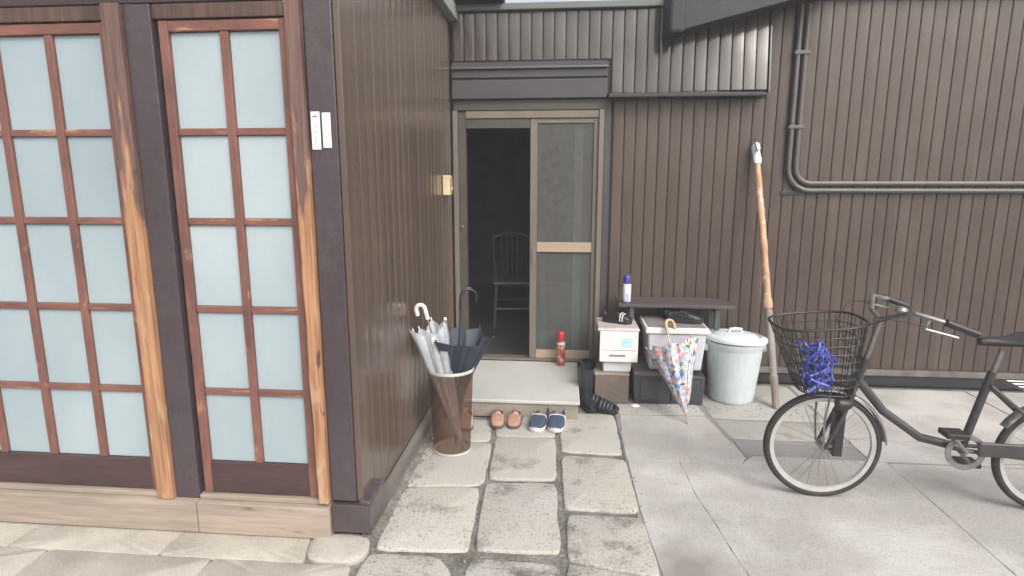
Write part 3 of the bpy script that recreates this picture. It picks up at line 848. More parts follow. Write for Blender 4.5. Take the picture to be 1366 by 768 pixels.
# ------------------------------------------------------------------ shoes
def shoe(name, label, loc, rz, sole_m, up_m, lin_m, L=.25, Wd=.088, Hh=.075, heel_h=.055, sole=.022, group=None, trim=None, strap=False, stripe=None, cat='shoe'):
    t = thing(name, label, cat, loc, R(rz), group)
    # local: toe at -y, heel at +y, length L centred
    def width(s):      # s 0 heel .. 1 toe
        w = Wd / 2 * (.80 + .20 * math.sin(min(1, s / .75) * math.pi * .5 + .0))
        if s < .18: w *= math.sqrt(max(0, 1 - ((.18 - s) / .18) ** 2)) * .999 + .001
        if s > .70: w *= max(0.0, 1 - ((s - .70) / .30) ** 2.6) ** .5 + .001
        return w
    S = [0, .015, .05, .1, .18, .28, .38, .48, .56, .64, .72, .80, .87, .93, .97, 1.0]
    ol = [(width(s), L / 2 - s * L) for s in S]
    pts = [(w, y) for w, y in ol] + [(-w, y) for w, y in reversed(ol)]
    mb = MB()
    mb.rings([[(x * .97, y * .98, .0) for x, y in pts], [(x, y, .004) for x, y in pts], [(x * 1.02, y * 1.01, sole * .7) for x, y in pts], [(x * .98, y * .99, sole) for x, y in pts]])
    mb.build('sole', sole_m, t, smooth=True)
    # upper
    U = [-1, -.92, -.75, -.55, -.35, -.15, .15, .35, .55, .75, .92, 1]
    def height(s):
        if s < .45: return heel_h + (Hh - heel_h) * max(0, (s - .15) / .30) if s > .15 else heel_h
        return Hh * (1 - .52 * ((s - .45) / .55) ** 1.3)
    op = .56
    grid = []
    for s in S:
        w = width(s) * .96
        h = height(s) if 0.0 <= s <= 1 else 0
        if s >= .97: h *= .62
        if s >= 1: h *= .6
        row = []
        for u in U:
            a = (1 - abs(u))
            xx = w * math.copysign(min(1, (1 - a ** 2.2) ** .6 if a > 0 else 1), u)
            if s < op: xx = w * math.copysign(max(.86 - .1 * a, abs(xx) if abs(u) > .54 else .86), u)
            zz = sole * .8 + (h - sole * .8) * (1 - abs(u) ** 3.2)
            row.append((xx, L / 2 - s * L * .99 - .002, zz))
        grid.append(row)
    mb = MB()
    nU = len(U)
    for r_ in grid: mb.v += r_
    for a in range(len(S) - 1):
        for b in range(nU - 1):
            mid = (U[b] + U[b + 1]) / 2
            if S[a + 1] <= op and abs(mid) < .54:
                if not (strap and .30 < S[a] < .45 and False): continue
            mb.f.append((a * nU + b, a * nU + b + 1, (a + 1) * nU + b + 1, (a + 1) * nU + b))
    up = mb.build('upper', up_m, t, smooth=True, solid=.004, subsurf=1)
    # heel wall closing the back
    hb = MB()
    q = [(width(s) * .95, L / 2 - s * L * .99 - .002, s) for s in (.09, .04, .012, .002)]
    arcp = [(x, y) for x, y, s in q] + [(-x, y) for x, y, s in reversed(q)]
    hb.rings([[(x, y, sole * .8) for x, y in arcp], [(x * 1.0, y + .003, heel_h * .6) for x, y in arcp], [(x * .95, y, heel_h + .008) for x, y in arcp]], False, False, False)
    hb.build('heel_counter', up_m, t, smooth=True, solid=.004)
    # insole
    ins = [(w * .9, y * .96) for w, y in ol if True]
    ip = ins + [(-x, y) for x, y in reversed(ins)]
    MB().rings([[(x, y, sole + .001) for x, y in ip], [(x, y, sole + .004) for x, y in ip]]).build('insole', lin_m, t)
    # tongue / collar
    MB().rings([[(x, L / 2 - .46 * L + .0, sole + .02 + .028 * (1 - (x / (Wd * .3)) ** 2)) for x in (-.02, -.01, 0, .01, .02)],
                [(x, L / 2 - .56 * L, Hh * .96 - .006 * abs(x) / .02) for x in (-.02, -.01, 0, .01, .02)]], False, False, False).build('tongue', lin_m, t, smooth=True, solid=.005)
    if trim:
        k = S.index(.56)
        pts3 = [Vector(p) + Vector((0, 0, .003)) for p in grid[k][2:-2]]
        MB().tube(pts3, .0035, 6).build('collar_trim', trim, t, smooth=True)
    if strap:
        k = S.index(.28)
        a, b = Vector(grid[k][3]), Vector(grid[k][-4])
        pts3 = []
        for j in range(9):
            f_ = j / 8
            p = a.lerp(b, f_)
            p.z += .016 * math.sin(math.pi * f_)
            pts3.append(p)
        sm = MB()
        sm.rings([[p + Vector((0, -.008, 0)), p + Vector((0, .008, 0)), p + Vector((0, .008, .003)), p + Vector((0, -.008, .003))] for p in pts3])
        sm.build('strap', up_m, t, smooth=True)
    if stripe:
        for s0 in (.62, .70):
            k = S.index(.64) if s0 < .65 else S.index(.72)
            pts3 = [Vector(p) + Vector((0, 0, .0035)) for p in grid[k]]
            MB().tube(pts3, .005, 6).build('stripe', stripe, t, smooth=True)
    return t
shoe('tan_shoe', 'left tan leather shoe beside the umbrella stand', (-.400, 3.475, .0), 4, 'tansole', 'tan', 'tanlin', L=.225, Wd=.088, Hh=.066, heel_h=.056, group='tan pair in front of the doorstep', strap=True)
shoe('tan_shoe', 'right tan leather shoe, the one nearer the navy sneakers', (-.290, 3.480, .0), -5, 'tansole', 'tan', 'tanlin', L=.225, Wd=.088, Hh=.066, heel_h=.056, group='tan pair in front of the doorstep', strap=True)
shoe('navy_sneaker', 'left navy sneaker with white sole before the doorstep', (-.135, 3.455, .002), -12, 'navysole', 'navy', 'lilac', L=.250, Wd=.104, Hh=.076, heel_h=.062, sole=.028, trim='stripe', group='navy pair in front of the doorstep')
shoe('navy_sneaker', 'right navy sneaker with white sole, nearest the step corner', (-.026, 3.460, .002), -6, 'navysole', 'navy', 'lilac', L=.250, Wd=.104, Hh=.076, heel_h=.062, sole=.028, trim='stripe', group='navy pair in front of the doorstep')
shoe('cream_slipper', 'cream and tan slipper half hidden behind the umbrella stand', (-.590, 3.42, .0), 6, 'tansole', 'tanlin', 'beige', L=.23, Wd=.09, Hh=.07, heel_h=.06)

def boot(label, loc, rz):
    t = thing('rubber_boot', label, 'boot', loc, R(rz), 'rubber boots beside the doorstep')
    # foot along -y
    st = [(-.0, .045, .0), (.0, .0, .0)]
    rings = []
    for s in range(9):
        u = s / 8
        y = .045 - u * .22
        wv = .042 * (1 - (max(0, u - .7) / .32) ** 2) ** .5 * (.85 + .25 * math.sin(u * 3))
        hv = .085 * (1 - .55 * u)
        rings.append([(wv * math.cos(a), y, .014 + hv * (.5 + .5 * math.sin(a)) ) for a in [2 * math.pi * k / 14 for k in range(14)]])
    MB().rings(rings).build('foot', 'boot', t, smooth=True)
    MB().lathe([(.040, .05), (.043, .09), (.047, .14), (.052, .20), (.055, .245), (.057, .252), (.052, .252), (.050, .20), (.043, .10)], 20, (0, .0, 0), False, False,).build('shaft', 'boot', t, smooth=True)
    ol = [(.034, .05), (.042, .0), (.040, -.08), (.044, -.13), (.030, -.175), (0, -.185)]
    p = ol + [(-x, y) for x, y in reversed(ol[:-1])]
    MB().rings([[(x, y, 0) for x, y in p], [(x * 1.04, y * 1.02, .018) for x, y in p]]).build('sole', 'black', t, bevel=.002)
boot('black rubber boot standing beside the doorstep corner', (.165, 3.86, 0), 12)
boot('black rubber boot at the back, against the door frame', (.185, 4.02, 0), 5)

def clog(label, loc, rz):
    t = thing('black_clog', label, 'sandal', loc, R(rz), 'dark clogs beside the doorstep')
    ol = [(.0, .125), (.028, .118), (.038, .09), (.036, .03), (.042, -.04), (.046, -.085), (.034, -.118), (0, -.128)]
    p = ol + [(-x, y) for x, y in reversed(ol[1:-1])]
    MB().rings([[(x * .95, y * .97, 0) for x, y in p], [(x, y, .012) for x, y in p], [(x * 1.03, y * 1.02, .030) for x, y in p], [(x * .98, y * .98, .036) for x, y in p]]).build('sole', 'black', t, smooth=True)
    for k in range(4):
        y0 = -.015 - k * .024
        r_ = []
        for j in range(11):
            a = math.pi * j / 10
            r_.append((.047 * math.cos(a) * (1 - .04 * k), math.sin(a) * (.062 - .008 * k) + .022))
        MB().rings([[(x, y0 + .010, z) for x, z in r_], [(x, y0 - .012, z - .003) for x, z in r_]], False, False, False).build('band', 'clog', t, smooth=True, solid=.006)
clog('dark slate banded clog on the paving beside the doorstep', (.255, 3.735, .0), 62)
clog('dark slate clog tucked against the doorstep side', (.205, 3.80, .0), 68)

# ------------------------------------------------------------------ spray cans
def spray(name, label, loc, r, h, body, capm, caph):
    t = thing(name, label, 'spray can', loc)
    MB().lathe([(r * .94, 0), (r, .004), (r, h - caph - .012), (r * .92, h - caph - .004), (r * .80, h - caph)], 24).build('can_body', body, t, smooth=True)
    MB().lathe([(r * .86, h - caph - .001), (r * .9, h - caph + .006), (r * .88, h - .012), (r * .70, h - .003), (r * .3, h)], 24).build('cap', capm, t, smooth=True)
    MB().lathe([(r * .97, .0), (r * 1.02, .002), (r * 1.02, .006), (r * .97, .008)], 24, cap0=False, cap1=False).build('rim', 'chrome', t)
    return t
c = spray('spray_can', 'red spray can standing on the doorstep', (-.012, 4.30, .121), .031, .265, 'redcan', 'red', .075)
MB().lathe([(.0316, .165), (.0316, .185)], 24, cap0=False, cap1=False).build('label_band', 'stripe', c)
c = spray('spray_can', 'white spray can with blue cap on the dark bench', (.446, 4.13, .6565), .029, .185, 'whitecan', 'bluecap', .06)

# ------------------------------------------------------------------ bench
be = thing('bench', 'low dark brown bench against the boarded wall', 'bench', (.78, 4.2, 0))
MB().box(-.395, .395, -.145, .135, .632, .655).build('seat_board', 'bench', be, bevel=.003)
for x in (-.30, .29):
    for y in (-.10, .10):
        MB().box(x - .016, x + .016, y - .016, y + .016, 0, .631).build('leg', 'benchleg', be, bevel=.002)
    MB().box(x - .012, x + .012, -.083, .083, .585, .625).build('cross_rail', 'benchleg', be, bevel=.002)
MB().box(-.283, .273, .085, .11, .54, .60).build('back_rail', 'bench', be, bevel=.002)

# ------------------------------------------------------------------ storage boxes and what they stand on
bl = thing('concrete_block', 'brown concrete block under the small white box', 'block', (.338, 3.98, 0))
MB().box(-.115, .115, -.115, .14, 0, .196).build('block_body', 'block', bl, bevel=.006)
MB().box(-.118, .118, -.118, .14, .197, .210).build('block_cap', 'blocktop', bl, bevel=.003)

def taper(x0, x1, y0, y1, z0, X0, X1, Y0, Y1, Z1):
    return MB().hexa([(x0, y0, z0), (x1, y0, z0), (x1, y1, z0), (x0, y1, z0)], [(X0, Y0, Z1), (X1, Y0, Z1), (X1, Y1, Z1), (X0, Y1, Z1)])
b1 = thing('storage_box', 'small white flap front storage box with blue sticker on brown block', 'storage box', (.376, 4.02, .211))
taper(-.098, .088, -.125, .14, 0, -.118, .118, -.150, .15, .30).build('tub', 'white2', b1, bevel=.012, seg=3)
MB().box(-.128, .128, -.165, -.151, .084, .300).build('front_flap', 'white', b1, bevel=.0065, seg=3)
taper(-.146, .138, -.170, .16, .3015, -.138, .130, -.158, .15, .320).build('lid', 'pinkgrey', b1, bevel=.005)
MB().box(-.112, .114, -.1665, -.1655, .166, .169).build('flap_seam', 'slot', b1)
MB().box(-.062, .046, -.1675, -.1655, .124, .137).build('slot', 'slot', b1, bevel=.001)
MB().box(.018, .088, -.1670, -.1655, .190, .250).build('sticker', 'sticker', b1)
shoe('black_shoe', 'black shoe with white stripes on the small white box', (.375, 4.02, .530), 68, 'black', 'black_l', 'black', L=.21, Wd=.085, Hh=.075, heel_h=.06, stripe='stripe')

cr = thing('plastic_crate', 'dark grey crate under the wide white box', 'crate', (.72, 4.03, 0))
taper(-.225, .235, -.15, .2, 0, -.24, .24, -.16, .2, .205).build('crate_body', 'crate', cr, bevel=.008)
MB().box(-.19, -.05, -.166, -.152, .03, .17).build('end_panel', 'crate', cr, bevel=.004)
MB().box(.02, .20, -.166, -.152, .03, .17).build('end_panel', 'crate', cr, bevel=.004)
wbd = tag(MB().box(-.235, .10, -.18, .2, 0, .026).build('loose_board', 'board', None, (.72, 4.03, .2065), bevel=.004), 'grey weathered board lying on the dark crate', 'board')
b2 = thing('storage_box', 'wide white storage box behind the floral umbrella', 'storage box', (.755, 4.03, .234))
taper(-.165, .18, -.13, .15, 0, -.188, .196, -.165, .17, .265).build('tub', 'white2', b2, bevel=.014, seg=3)
MB().box(-.205, .208, -.182, .185, .266, .306).build('rim', 'white', b2, bevel=.008, seg=3)
MB().box(-.185, .190, -.165, .17, .307, .312).build('lid', 'slot', b2, bevel=.002)
shoe('black_shoe', 'plain black shoe on the wide white box, nearer the bin', (.83, 4.00, .548), 80, 'black', 'black_l', 'black', L=.24, Wd=.085, Hh=.07, heel_h=.06)
shoe('black_shoe', 'plain black shoe on the wide white box, towards the wall', (.82, 4.10, .548), 86, 'black', 'black_l', 'black', L=.24, Wd=.085, Hh=.07, heel_h=.06)

# ------------------------------------------------------------------ rubbish bin
tc = thing('rubbish_bin', 'round pale blue plastic rubbish bin with lid', 'bin', (1.180, 4.035, .002), R(20))
def ribs(a, z):
    return 1 + (.004 * max(0, math.cos(a * 16)) ** 4 if .02 < z < .38 else 0)
MB().lathe([(.140, 0), (.146, .006), (.150, .03), (.168, .20), (.184, .37), (.188, .385), (.196, .40), (.198, .425), (.19, .427)], 128, mod=ribs).build('bin_body', 'can', tc, smooth=True)
lid = MB().lathe([(.203, .0), (.209, .002), (.211, .018), (.206, .032), (.192, .040), (.172, .043), (.164, .036), (.150, .034), (.142, .044), (.10, .052), (.05, .055), (.001, .056)], 64)
lo = lid.build('bin_lid', 'can_lid', tc, (0, 0, .420), smooth=True)
lo.rotation_euler = (R(-2.5), R(3.5), 0)
MB().tube([(-.05, 0, .052), (-.045, 0, .075), (0, 0, .080), (.045, 0, .075), (.05, 0, .052)], .010, 8).build('lid_handle', 'can_lid', lo, smooth=True)
for s in (-1, 1):
    e = taper(-.05, .05, 0, .028, 0, -.055, .055, 0, .045, .05).build('side_handle', 'can', tc, (0, 0, .365), bevel=.008)
    e.location = (s * .182 * math.cos(R(-20)), s * .182 * math.sin(R(-20)), .352)
    e.rotation_euler = (0, 0, R(-20) + (R(-90) if s > 0 else R(90)))

# ------------------------------------------------------------------ bamboo pole
def aligned(name, label, cat, a, b, roll=0):
    t = thing(name, label, cat, a)
    d = (Vector(b) - Vector(a))
    q = d.to_track_quat('Z', 'X')
    t.rotation_mode = 'QUATERNION'
    t.rotation_quaternion = q @ Quaternion((0, 0, 1), roll)
    return t, d.length
po, L = aligned('bamboo_pole', 'tall bamboo pole leaning on the wall behind the bicycle', 'pole', (1.432, 3.865, 0), (1.322, 4.345, 1.735))
def bam(z0, z1, r0, r1):
    pr = []
    z = z0
    while z < z1:
        f_ = (z - z0) / (z1 - z0)
        r = r0 + (r1 - r0) * f_
        pr += [(r, z), (r * .985, z + .10), (r * 1.10, z + .208), (r * 1.12, z + .214)]
        z += .22
    pr = [p for p in pr if p[1] < z1] + [(r1, z1)]
    return pr
MB().lathe(bam(0.0, .70, .024, .0225), 16).build('grey_length', 'bamboo_g', po, smooth=True)
MB().lathe(bam(.701, L, .0235, .021), 16, mod=lambda a, z: 1 + .05 * math.sin(3 * a + z * 9)).build('peeling_length', 'bamboo', po, smooth=True)
MB().lathe([(.029, .672), (.031, .69), (.030, .725), (.027, .74)], 14, mod=lambda a, z: 1 + .08 * math.sin(4 * a)).build('knot', 'bamboo', po, smooth=True)
MB().lathe([(.024, L - .13), (.027, L - .10), (.026, L - .04), (.030, L - .02), (.024, L + .012), (.004, L + .016)], 14, mod=lambda a, z: 1 + .14 * math.sin(3 * a + z * 40)).build('cloth_wrap', 'cloth', po, smooth=True)
MB().hexa([(.0, -.02, L - .05), (.05, -.02, L - .045), (.05, .0, L - .045), (0, .0, L - .05)], [(0, -.018, L + .02), (.035, -.018, L + .012), (.035, 0, L + .012), (0, 0, L + .02)]).build('cloth_flap', 'cloth', po, bevel=.003)
MB().tube([(-.01, 0, L + .01), (-.012, 0, L + .04), (.004, 0, L + .05)], .006, 6).build('wire_loop', 'flash', po)

# ------------------------------------------------------------------ umbrellas
def umbrella(name, label, a, b, Rad, z_ap, z_rim, canopy_m, handle_m, shaft_m, hook_dir, hook_r=.035, hook_tube=.009, hook_len=.05, nrib=8, pleat=.35, zig=.03, power=.85, seed=1, rib_m=None, lean=(0, 0), twist=.4, straight_end=.03):
    t, L = aligned(name, label, 'umbrella', a, b, hook_dir)
    rs = random.Random(seed)
    rr = [rs.uniform(.82, 1.15) for _ in range(nrib)]
    zz = [rs.uniform(-.02, .02) for _ in range(nrib)]
    N = nrib * 12
    T = 14
    rings = []
    for j in range(T + 1):
        u = j / T
        ring = []
        for k in range(N):
            th = 2 * math.pi * k / N
            ph = (k / N * nrib) % 1
            i0 = int(k / N * nrib) % nrib
            w_ = .5 - .5 * math.cos(2 * math.pi * ph)          # 0 on the rib, 1 between ribs
            rv = rr[i0] * (1 - ph) + rr[(i0 + 1) % nrib] * ph
            zv = zz[i0] * (1 - ph) + zz[(i0 + 1) % nrib] * ph
            r = Rad * (u ** power) * rv * (1 - pleat * w_ * min(1, u * 1.6)) + .006
            r *= 1 + .10 * noise.noise(Vector((math.cos(th) * 2.2, math.sin(th) * 2.2, u * 4 + seed)))
            z = z_ap + (z_rim - z_ap) * u + u * u * (zv + zig * (.5 - w_))
            a2 = th + twist * u + .25 * w_ * math.sin(2 * math.pi * ph) * u
            ring.append((r * math.cos(a2) + lean[0] * u * u, r * math.sin(a2) + lean[1] * u * u, z))
        rings.append(ring)
    MB().rings(rings, True, True, False).build('canopy', canopy_m, t, smooth=True)
    rib_m = rib_m or shaft_m
    for i in range(nrib):
        k = i * 12
        pts = [Vector(rings[j][k]) * 1.0 for j in range(2, T + 1, 2)]
        pts = [p + Vector((p.x, p.y, 0)).normalized() * .002 for p in pts]
        d = (pts[-1] - pts[-2]).normalized()
        rb = MB().tube(pts + [pts[-1] + d * .008], .0015, 5).build('rib', rib_m, t)
        MB().tube([pts[-1], pts[-1] + d * .016], .0036, 6).build('rib_tip', handle_m, rb)
    MB().tube([(0, 0, .03), (0, 0, L - .02)], .0045, 8).build('shaft', shaft_m, t, smooth=True)
    MB().lathe([(.003, 0), (.0055, .006), (.007, z_ap * .9), (.009, z_ap + .01)], 10).build('ferrule', handle_m if handle_m == 'handlewood' else shaft_m, t, smooth=True)
    MB().lathe([(.010, z_rim - .09), (.014, z_rim - .08), (.014, z_rim - .05), (.009, z_rim - .04)], 10).build('runner', handle_m, t)
    hp = [(0, 0, L - .03), (0, 0, L + hook_len * .5), (0, 0, L + hook_len)]
    for k in range(1, 13):
        an = math.pi * (1 - k / 12)
        hp.append((hook_r + hook_r * math.cos(an), 0, L + hook_len + hook_r * math.sin(an)))
    hp.append((2 * hook_r, 0, L + hook_len - straight_end))
    MB().tube(hp, hook_tube, 10).build('handle', handle_m, t, smooth=True)
    return t

umbrella('floral_umbrella', 'floral umbrella with wooden hook handle leaning on the wide white box', (.790, 3.555, .002), (.680, 3.825, .545), .165, .06, .50, 'floral', 'handlewood', 'steel', R(90), hook_r=.030, hook_tube=.0105, hook_len=.025, pleat=.22, zig=.03, power=.95, seed=4, twist=.2)

us = thing('umbrella_stand', 'smoky brown translucent cylinder umbrella stand with pale rims', 'umbrella stand', (-.615, 3.075, .003))
MB().lathe([(.104, .012), (.112, .20), (.124, .470)], 56, cap0=False, cap1=False).build('cylinder', 'standp', us, smooth=True)
MB().lathe([(.108, .0), (.110, .006), (.108, .014), (.103, .014)], 56, cap1=False).build('base', 'standrim', us, smooth=True)
MB().lathe([(.122, .466), (.129, .468), (.130, .478), (.127, .484), (.120, .482), (.119, .470)], 56, cap0=False, cap1=False).build('top_rim', 'standrim', us, smooth=True)
umbrella('clear_umbrella', 'clear vinyl umbrella with white hook handle in the stand', (-.545, 3.03, .022), (-.738, 3.05, .79), .104, .04, .70, 'clear', 'handlewhite', 'steel', R(176), hook_r=.026, hook_tube=.0115, hook_len=.03, pleat=.26, zig=.05, power=.95, seed=9, twist=.3)
umbrella('navy_umbrella', 'navy umbrella with black crook handle in the stand', (-.598, 3.095, .022), (-.562, 3.11, .83), .165, .08, .62, 'umbnavy', 'handleblack', 'handleblack', R(174), hook_r=.044, hook_tube=.007, hook_len=.045, pleat=.24, zig=.02, power=1.9, seed=15, twist=.8, lean=(.0, .0))

# ------------------------------------------------------------------ bicycle
WR = .265
bi = thing('bicycle', 'small wheeled bicycle with black wire basket facing left', 'bicycle', (1.235, 2.735, 0), R(-3))
def wheel(x, nm):
    wv = MB()
    pts = [(x + (WR - .017) * math.cos(2 * math.pi * k / 64), 0, WR + (WR - .017) * math.sin(2 * math.pi * k / 64)) for k in range(64)]
    tagw = MB().tube(pts, .017, 10, closed=True).build(nm, 'tyre', bi, smooth=True)
    rim = MB()
    prof = [(WR - .028, -.013), (WR - .046, -.010), (WR - .050, 0), (WR - .046, .010), (WR - .028, .013), (WR - .032, 0)]
    rings = []
    for k in range(64):
        a = 2 * math.pi * k / 64
        rings.append([(x + r * math.cos(a), y, WR + r * math.sin(a)) for r, y in prof])
    rings.append(rings[0])
    rim.rings(rings, True, False, False).build('rim', 'rim', tagw, smooth=True)
    sp = MB()
    for k in range(28):
        a = 2 * math.pi * k / 28
        a2 = a + (.5 if k % 2 else -.5)
        y = .028 if k % 4 < 2 else -.028
        sp.tube([(x + .016 * math.cos(a2), y, WR + .016 * math.sin(a2)), (x + (WR - .046) * math.cos(a), 0, WR + (WR - .046) * math.sin(a))], .0011, 4)
    sp.build('spokes', 'chrome', tagw)
    MB().tube([(x, -.05, WR), (x, -.034, WR), (x, -.030, WR), (x, .030, WR), (x, .034, WR), (x, .05, WR)], [.006, .006, .018, .018, .006, .006], 12).build('hub', 'chrome', tagw, smooth=True)
    return tagw
wheel(0, 'front_wheel')
wheel(1.0, 'rear_wheel')
fk = MB()
for s in (-1, 1):
    fk.tube([(0, s * .048, WR), (.06, s * .045, .42), (.10, s * .036, .535), (.115, 0, .555)], [.009, .011, .012, .012], 8)
fk.build('fork', 'bikeframe', bi, smooth=True)
MB().tube([(.112, 0, .545), (.155, 0, .70)], .019, 10).build('head_tube', 'bikeframe', bi, smooth=True)
MB().tube([(.155, 0, .70), (.195, 0, .88)], .012, 10).build('stem', 'chrome', bi, smooth=True)
MB().tube([(.42, -.27, .90), (.34, -.265, .93), (.24, -.20, .955), (.19, -.08, .91), (.192, 0, .885), (.19, .08, .91), (.24, .20, .955), (.34, .265, .93), (.42, .27, .90)], .011, 8).build('handlebar', 'chrome', bi, smooth=True)
for s in (-1, 1):
    MB().tube([(.32, s * .268, .937), (.44, s * .272, .893)], .016, 10).build('grip', 'black', bi, smooth=True)
    MB().tube([(.27, s * .24, .935), (.25, s * .26, .905), (.36, s * .29, .88)], .006, 6).build('brake_lever', 'chrome', bi)
MB().tube([(.125, 0, .60), (.25, 0, .45), (.42, 0, .33), (.60, 0, .29)], .02, 10).build('down_tube', 'bikeframe', bi, smooth=True)
MB().tube([(.60, 0, .27), (.685, 0, .66)], .018, 10).build('seat_tube', 'bikeframe', bi, smooth=True)
MB().tube([(.685, 0, .64), (.71, 0, .76)], .0125, 10).build('seat_post', 'chrome', bi, smooth=True)
cs = MB()
for s in (-1, 1):
    cs.tube([(.60, s * .03, .29), (1.0, s * .058, WR)], .010, 8)
    cs.tube([(.675, s * .022, .60), (.86, s * .05, .44), (1.0, s * .058, WR)], .008, 8)
cs.build('rear_stays', 'bikeframe', bi, smooth=True)
sd_ = []
for u, wv, h in ((0, .022, .012), (.25, .026, .014), (.5, .05, .012), (.75, .10, .016), (.92, .115, .022), (1.0, .09, .018)):
    sd_.append([(.60 + u * .26, wv * math.cos(a), .775 + h * 1.6 + .022 * math.sin(a) + .01 * u) for a in [2 * math.pi * k / 14 for k in range(14)]])
MB().rings(sd_).build('saddle', 'saddle', bi, smooth=True, subsurf=1)
MB().lathe([(.085, -.003), (.085, .003), (.06, .003), (.06, -.003)], 32, cap0=False, cap1=False).build('chainring', 'chrome', bi, (.60, -.04, .285)).rotation_euler = (R(90), 0, 0)
for s in (-1, 1):
    MB().tube([(.60, s * .05, .285), (.60 + s * .10, s * .062, .285 - s * .115)], .009, 8).build('crank', 'chrome', bi)
    MB().box(.60 + s * .10 - .045, .60 + s * .10 + .045, min(s * .068, s * .15), max(s * .068, s * .15), .285 - s * .115 - .012, .285 - s * .115 + .012).build('pedal', 'black', bi, bevel=.004)
MB().box(.64, .99, -.062, -.046, .275, .345).build('chain_guard', 'bikeframe', bi, bevel=.012)
def guard(x, a0, a1, nm):
    rg = []
    for k in range(25):
        a = R(a0 + (a1 - a0) * k / 24)
        rg.append([(x + (WR + .018 - dz) * math.cos(a), y, WR + (WR + .018 - dz) * math.sin(a)) for y, dz in ((-.026, .012), (-.016, .002), (0, -.002), (.016, .002), (.026, .012))])
    MB().rings(rg, False, False, False).build(nm, 'chrome', bi, smooth=True, solid=.0015)
guard(0, 92, 5, 'front_mudguard')
guard(1.0, 150, -20, 'rear_mudguard')
MB().tube([(1.0, -.07, WR), (1.08, -.12, .12), (1.16, -.15, .008)], .009, 8).build('kickstand', 'chrome', bi)
MB().tube([(1.0, .07, WR), (1.08, .12, .12), (1.16, .15, .008)], .009, 8).build('kickstand', 'chrome', bi)
MB().box(.04, .085, -.03, .03, .22, .44).build('mud_flap', 'black', bi, bevel=.006)
for s in (-1, 1):
    MB().tube([(.25, s * .24, .915), (.14, s * .20, .93), (.05, s * .10, .86), (.10, s * .03, .70), (.12, s * .03, .60)], .003, 6).build('brake_cable', 'black', bi, smooth=True)
MB().lathe([(.004, 0), (.022, .004), (.026, .012), (.020, .024), (.004, .030)], 16).build('bell', 'chrome', bi, (.21, -.14, .945), smooth=True)
MB().lathe([(.012, -.04), (.026, -.02), (.032, .02), (.030, .026)], 18).build('front_lamp', 'black', bi, (.045, -.075, .50), smooth=True).rotation_euler = (0, R(-90), 0)
MB().box(1.245, 1.262, -.03, .03, .44, .50).build('rear_reflector', 'red', bi, bevel=.005)
rk = MB()
for y in (-.06, -.02, .02, .06):
    rk.tube([(.78, y, .60), (1.18, y, .60)], .005, 6)
rk.tube([(.78, -.06, .60), (.78, .06, .60)], .005, 6).tube([(1.18, -.06, .60), (1.18, .06, .60)], .005, 6)
for y in (-.06, .06):
    rk.tube([(1.05, y, .60), (1.0, y, WR)], .005, 6)
rk.build('rear_rack', 'chrome', bi, smooth=True)
# basket
def bring(z, n=40, off=0.0):
    f_ = (z - .54) / (.865 - .54)
    cx = -.075 + .09 * (1 - f_) * .6
    a_, b_ = .115 + .075 * f_ + off, .105 + .065 * f_ + off
    tilt = .10
    pts = []
    for k in range(n):
        t_ = 2 * math.pi * k / n
        c_, s_ = math.cos(t_), math.sin(t_)
        e = .62
        x = cx + a_ * math.copysign(abs(c_) ** e, c_)
        y = b_ * math.copysign(abs(s_) ** e, s_)
        pts.append((x, y, z + tilt * (x - cx) * f_))
    return pts
wr = MB()
zs = [.545 + i * .040 for i in range(8)]
for z in zs: wr.tube(bring(z), .0022, 5, closed=True)
cols = [bring(z) for z in [.545 + i * .032 for i in range(11)]]
for k in range(40):
    wr.tube([c_[k] for c_ in cols], .0020, 4)
bot = bring(.545)
for k in range(1, 20):
    wr.tube([bot[k], bot[(40 - k) % 40]], .0020, 4)
bk = wr.build('basket', 'wire', bi)
tag(bk, 'black wire mesh basket over the front wheel')
MB().tube(bring(.868), .006, 8, closed=True).build('basket_rim', 'wire', bk, smooth=True)
MB().tube([(.08, 0, .54), (.14, 0, .60)], .008, 6).build('bracket', 'wire', bk)
MB().tube([(-.01, .05, WR + .0), (-.02, .06, .40), (-.01, .07, .545)], .005, 6).build('stay', 'chrome', bk)
MB().tube([(-.01, -.05, WR + .0), (-.02, -.06, .40), (-.01, -.07, .545)], .005, 6).build('stay', 'chrome', bk)
# blue cord bundle in the basket
rp = MB()
rs = random.Random(3)
for k in range(26):
    c0 = Vector((rs.gauss(0, .035), rs.gauss(0, .035), rs.uniform(.03, .17)))
    nrm = Vector((rs.gauss(0, 1), rs.gauss(0, 1), rs.gauss(0, 1))).normalized()
    u = nrm.orthogonal().normalized(); v = nrm.cross(u)
    ra, rb_ = rs.uniform(.035, .07), rs.uniform(.02, .045)
    pts = []
    for j in range(14):
        a = 2 * math.pi * j / 14
        p = c0 + u * ra * math.cos(a) + v * rb_ * math.sin(a) + Vector((rs.gauss(0, .004), rs.gauss(0, .004), rs.gauss(0, .004)))
        p.x = max(-.095, min(.095, p.x)); p.y = max(-.09, min(.09, p.y)); p.z = max(.01, p.z)
        pts.append(p)
    rp.tube(pts, .0065, 6, closed=True)
tag(rp.build('blue_cord', 'bluerope', None, (1.175, 2.715, .545), smooth=True), 'tangle of bright blue plastic cord in the bicycle basket', 'cord')

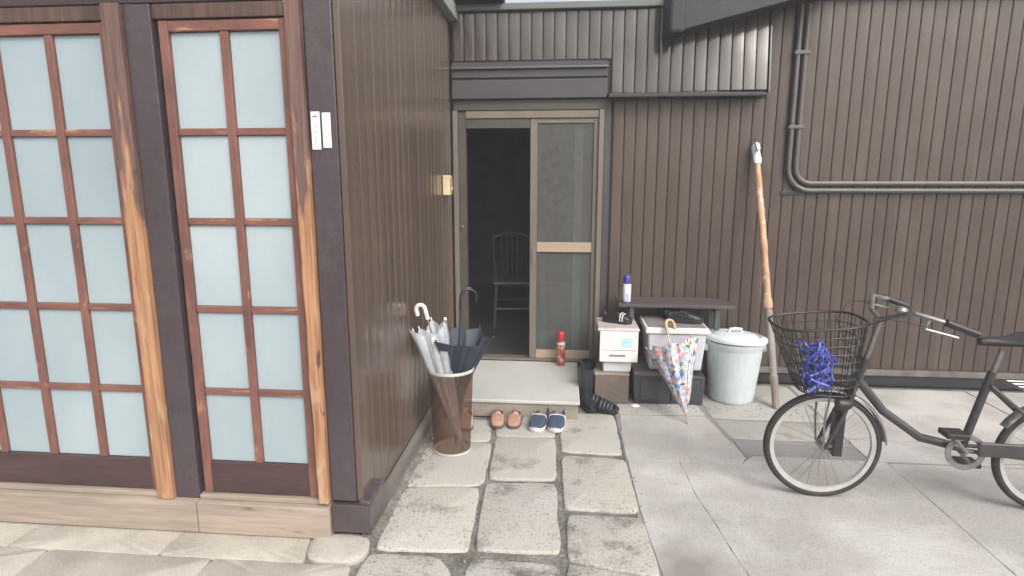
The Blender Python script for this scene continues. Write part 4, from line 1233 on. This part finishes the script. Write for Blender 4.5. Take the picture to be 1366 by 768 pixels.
# ------------------------------------------------------------------ chair in the dark hall
ch = thing('wooden_chair', 'dim spindle back chair standing in the dark hall', 'chair', (-.49, 5.62, .121), R(8))
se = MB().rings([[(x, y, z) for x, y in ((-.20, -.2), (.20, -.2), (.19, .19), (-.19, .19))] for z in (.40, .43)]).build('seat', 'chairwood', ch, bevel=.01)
for x, y in ((-.17, -.17), (.17, -.17), (-.16, .17), (.16, .17)):
    MB().tube([(x * 1.12, y * 1.12, 0), (x, y, .40)], [.012, .017], 8).build('leg', 'chairwood', ch, smooth=True)
for s in (-1, 1):
    MB().tube([(s * .165, .17, .43), (s * .185, .22, .62), (s * .19, .26, .84)], .013, 8).build('back_post', 'chairwood', ch, smooth=True)
MB().tube([(-.19, .26, .80), (-.1, .275, .84), (0, .28, .85), (.1, .275, .84), (.19, .26, .80)], .022, 8).build('top_rail', 'chairwood', ch, smooth=True)
for k in range(5):
    x = -.11 + .055 * k
    MB().tube([(x * .8, .18, .43), (x, .272, .83)], .007, 6).build('spindle', 'chairwood', ch, smooth=True)
MB().tube([(-.18, -.18, .18), (.18, -.18, .18)], .009, 6).build('stretcher', 'chairwood', ch)
MB().tube([(-.18, .18, .2), (.18, .18, .2)], .009, 6).build('stretcher', 'chairwood', ch)

# a scrap on the ground by the crate
tag(stone('scrap', [(.46, 3.84), (.52, 3.85), (.53, 3.815), (.48, 3.805)], .012, 'paper', None, .004, .01, .012, .003, 77), 'pale flat chip of stone on the ground before the crate', 'stone chip')

# ------------------------------------------------------------------ added volume in place of lens veil, lifts the blacks
hz = bpy.data.materials.new('lens_veil_volume')
hz.use_nodes = True
ht = hz.node_tree
ht.nodes.clear()
pvn = ht.nodes.new('ShaderNodeVolumePrincipled')
pvn.inputs['Color'].default_value = (.93, .95, 1.0, 1)
pvn.inputs['Density'].default_value = .0095
pvn.inputs['Anisotropy'].default_value = 0.0
ho = ht.nodes.new('ShaderNodeOutputMaterial')
ht.links.new(pvn.outputs[0], ho.inputs['Volume'])
tag(MB().box(-61, 61, -61, 61, -1.6, 3.2).build('added_veil', hz), 'added thin volume standing in for lens veil over the yard', 'added_veil', kind='stuff')
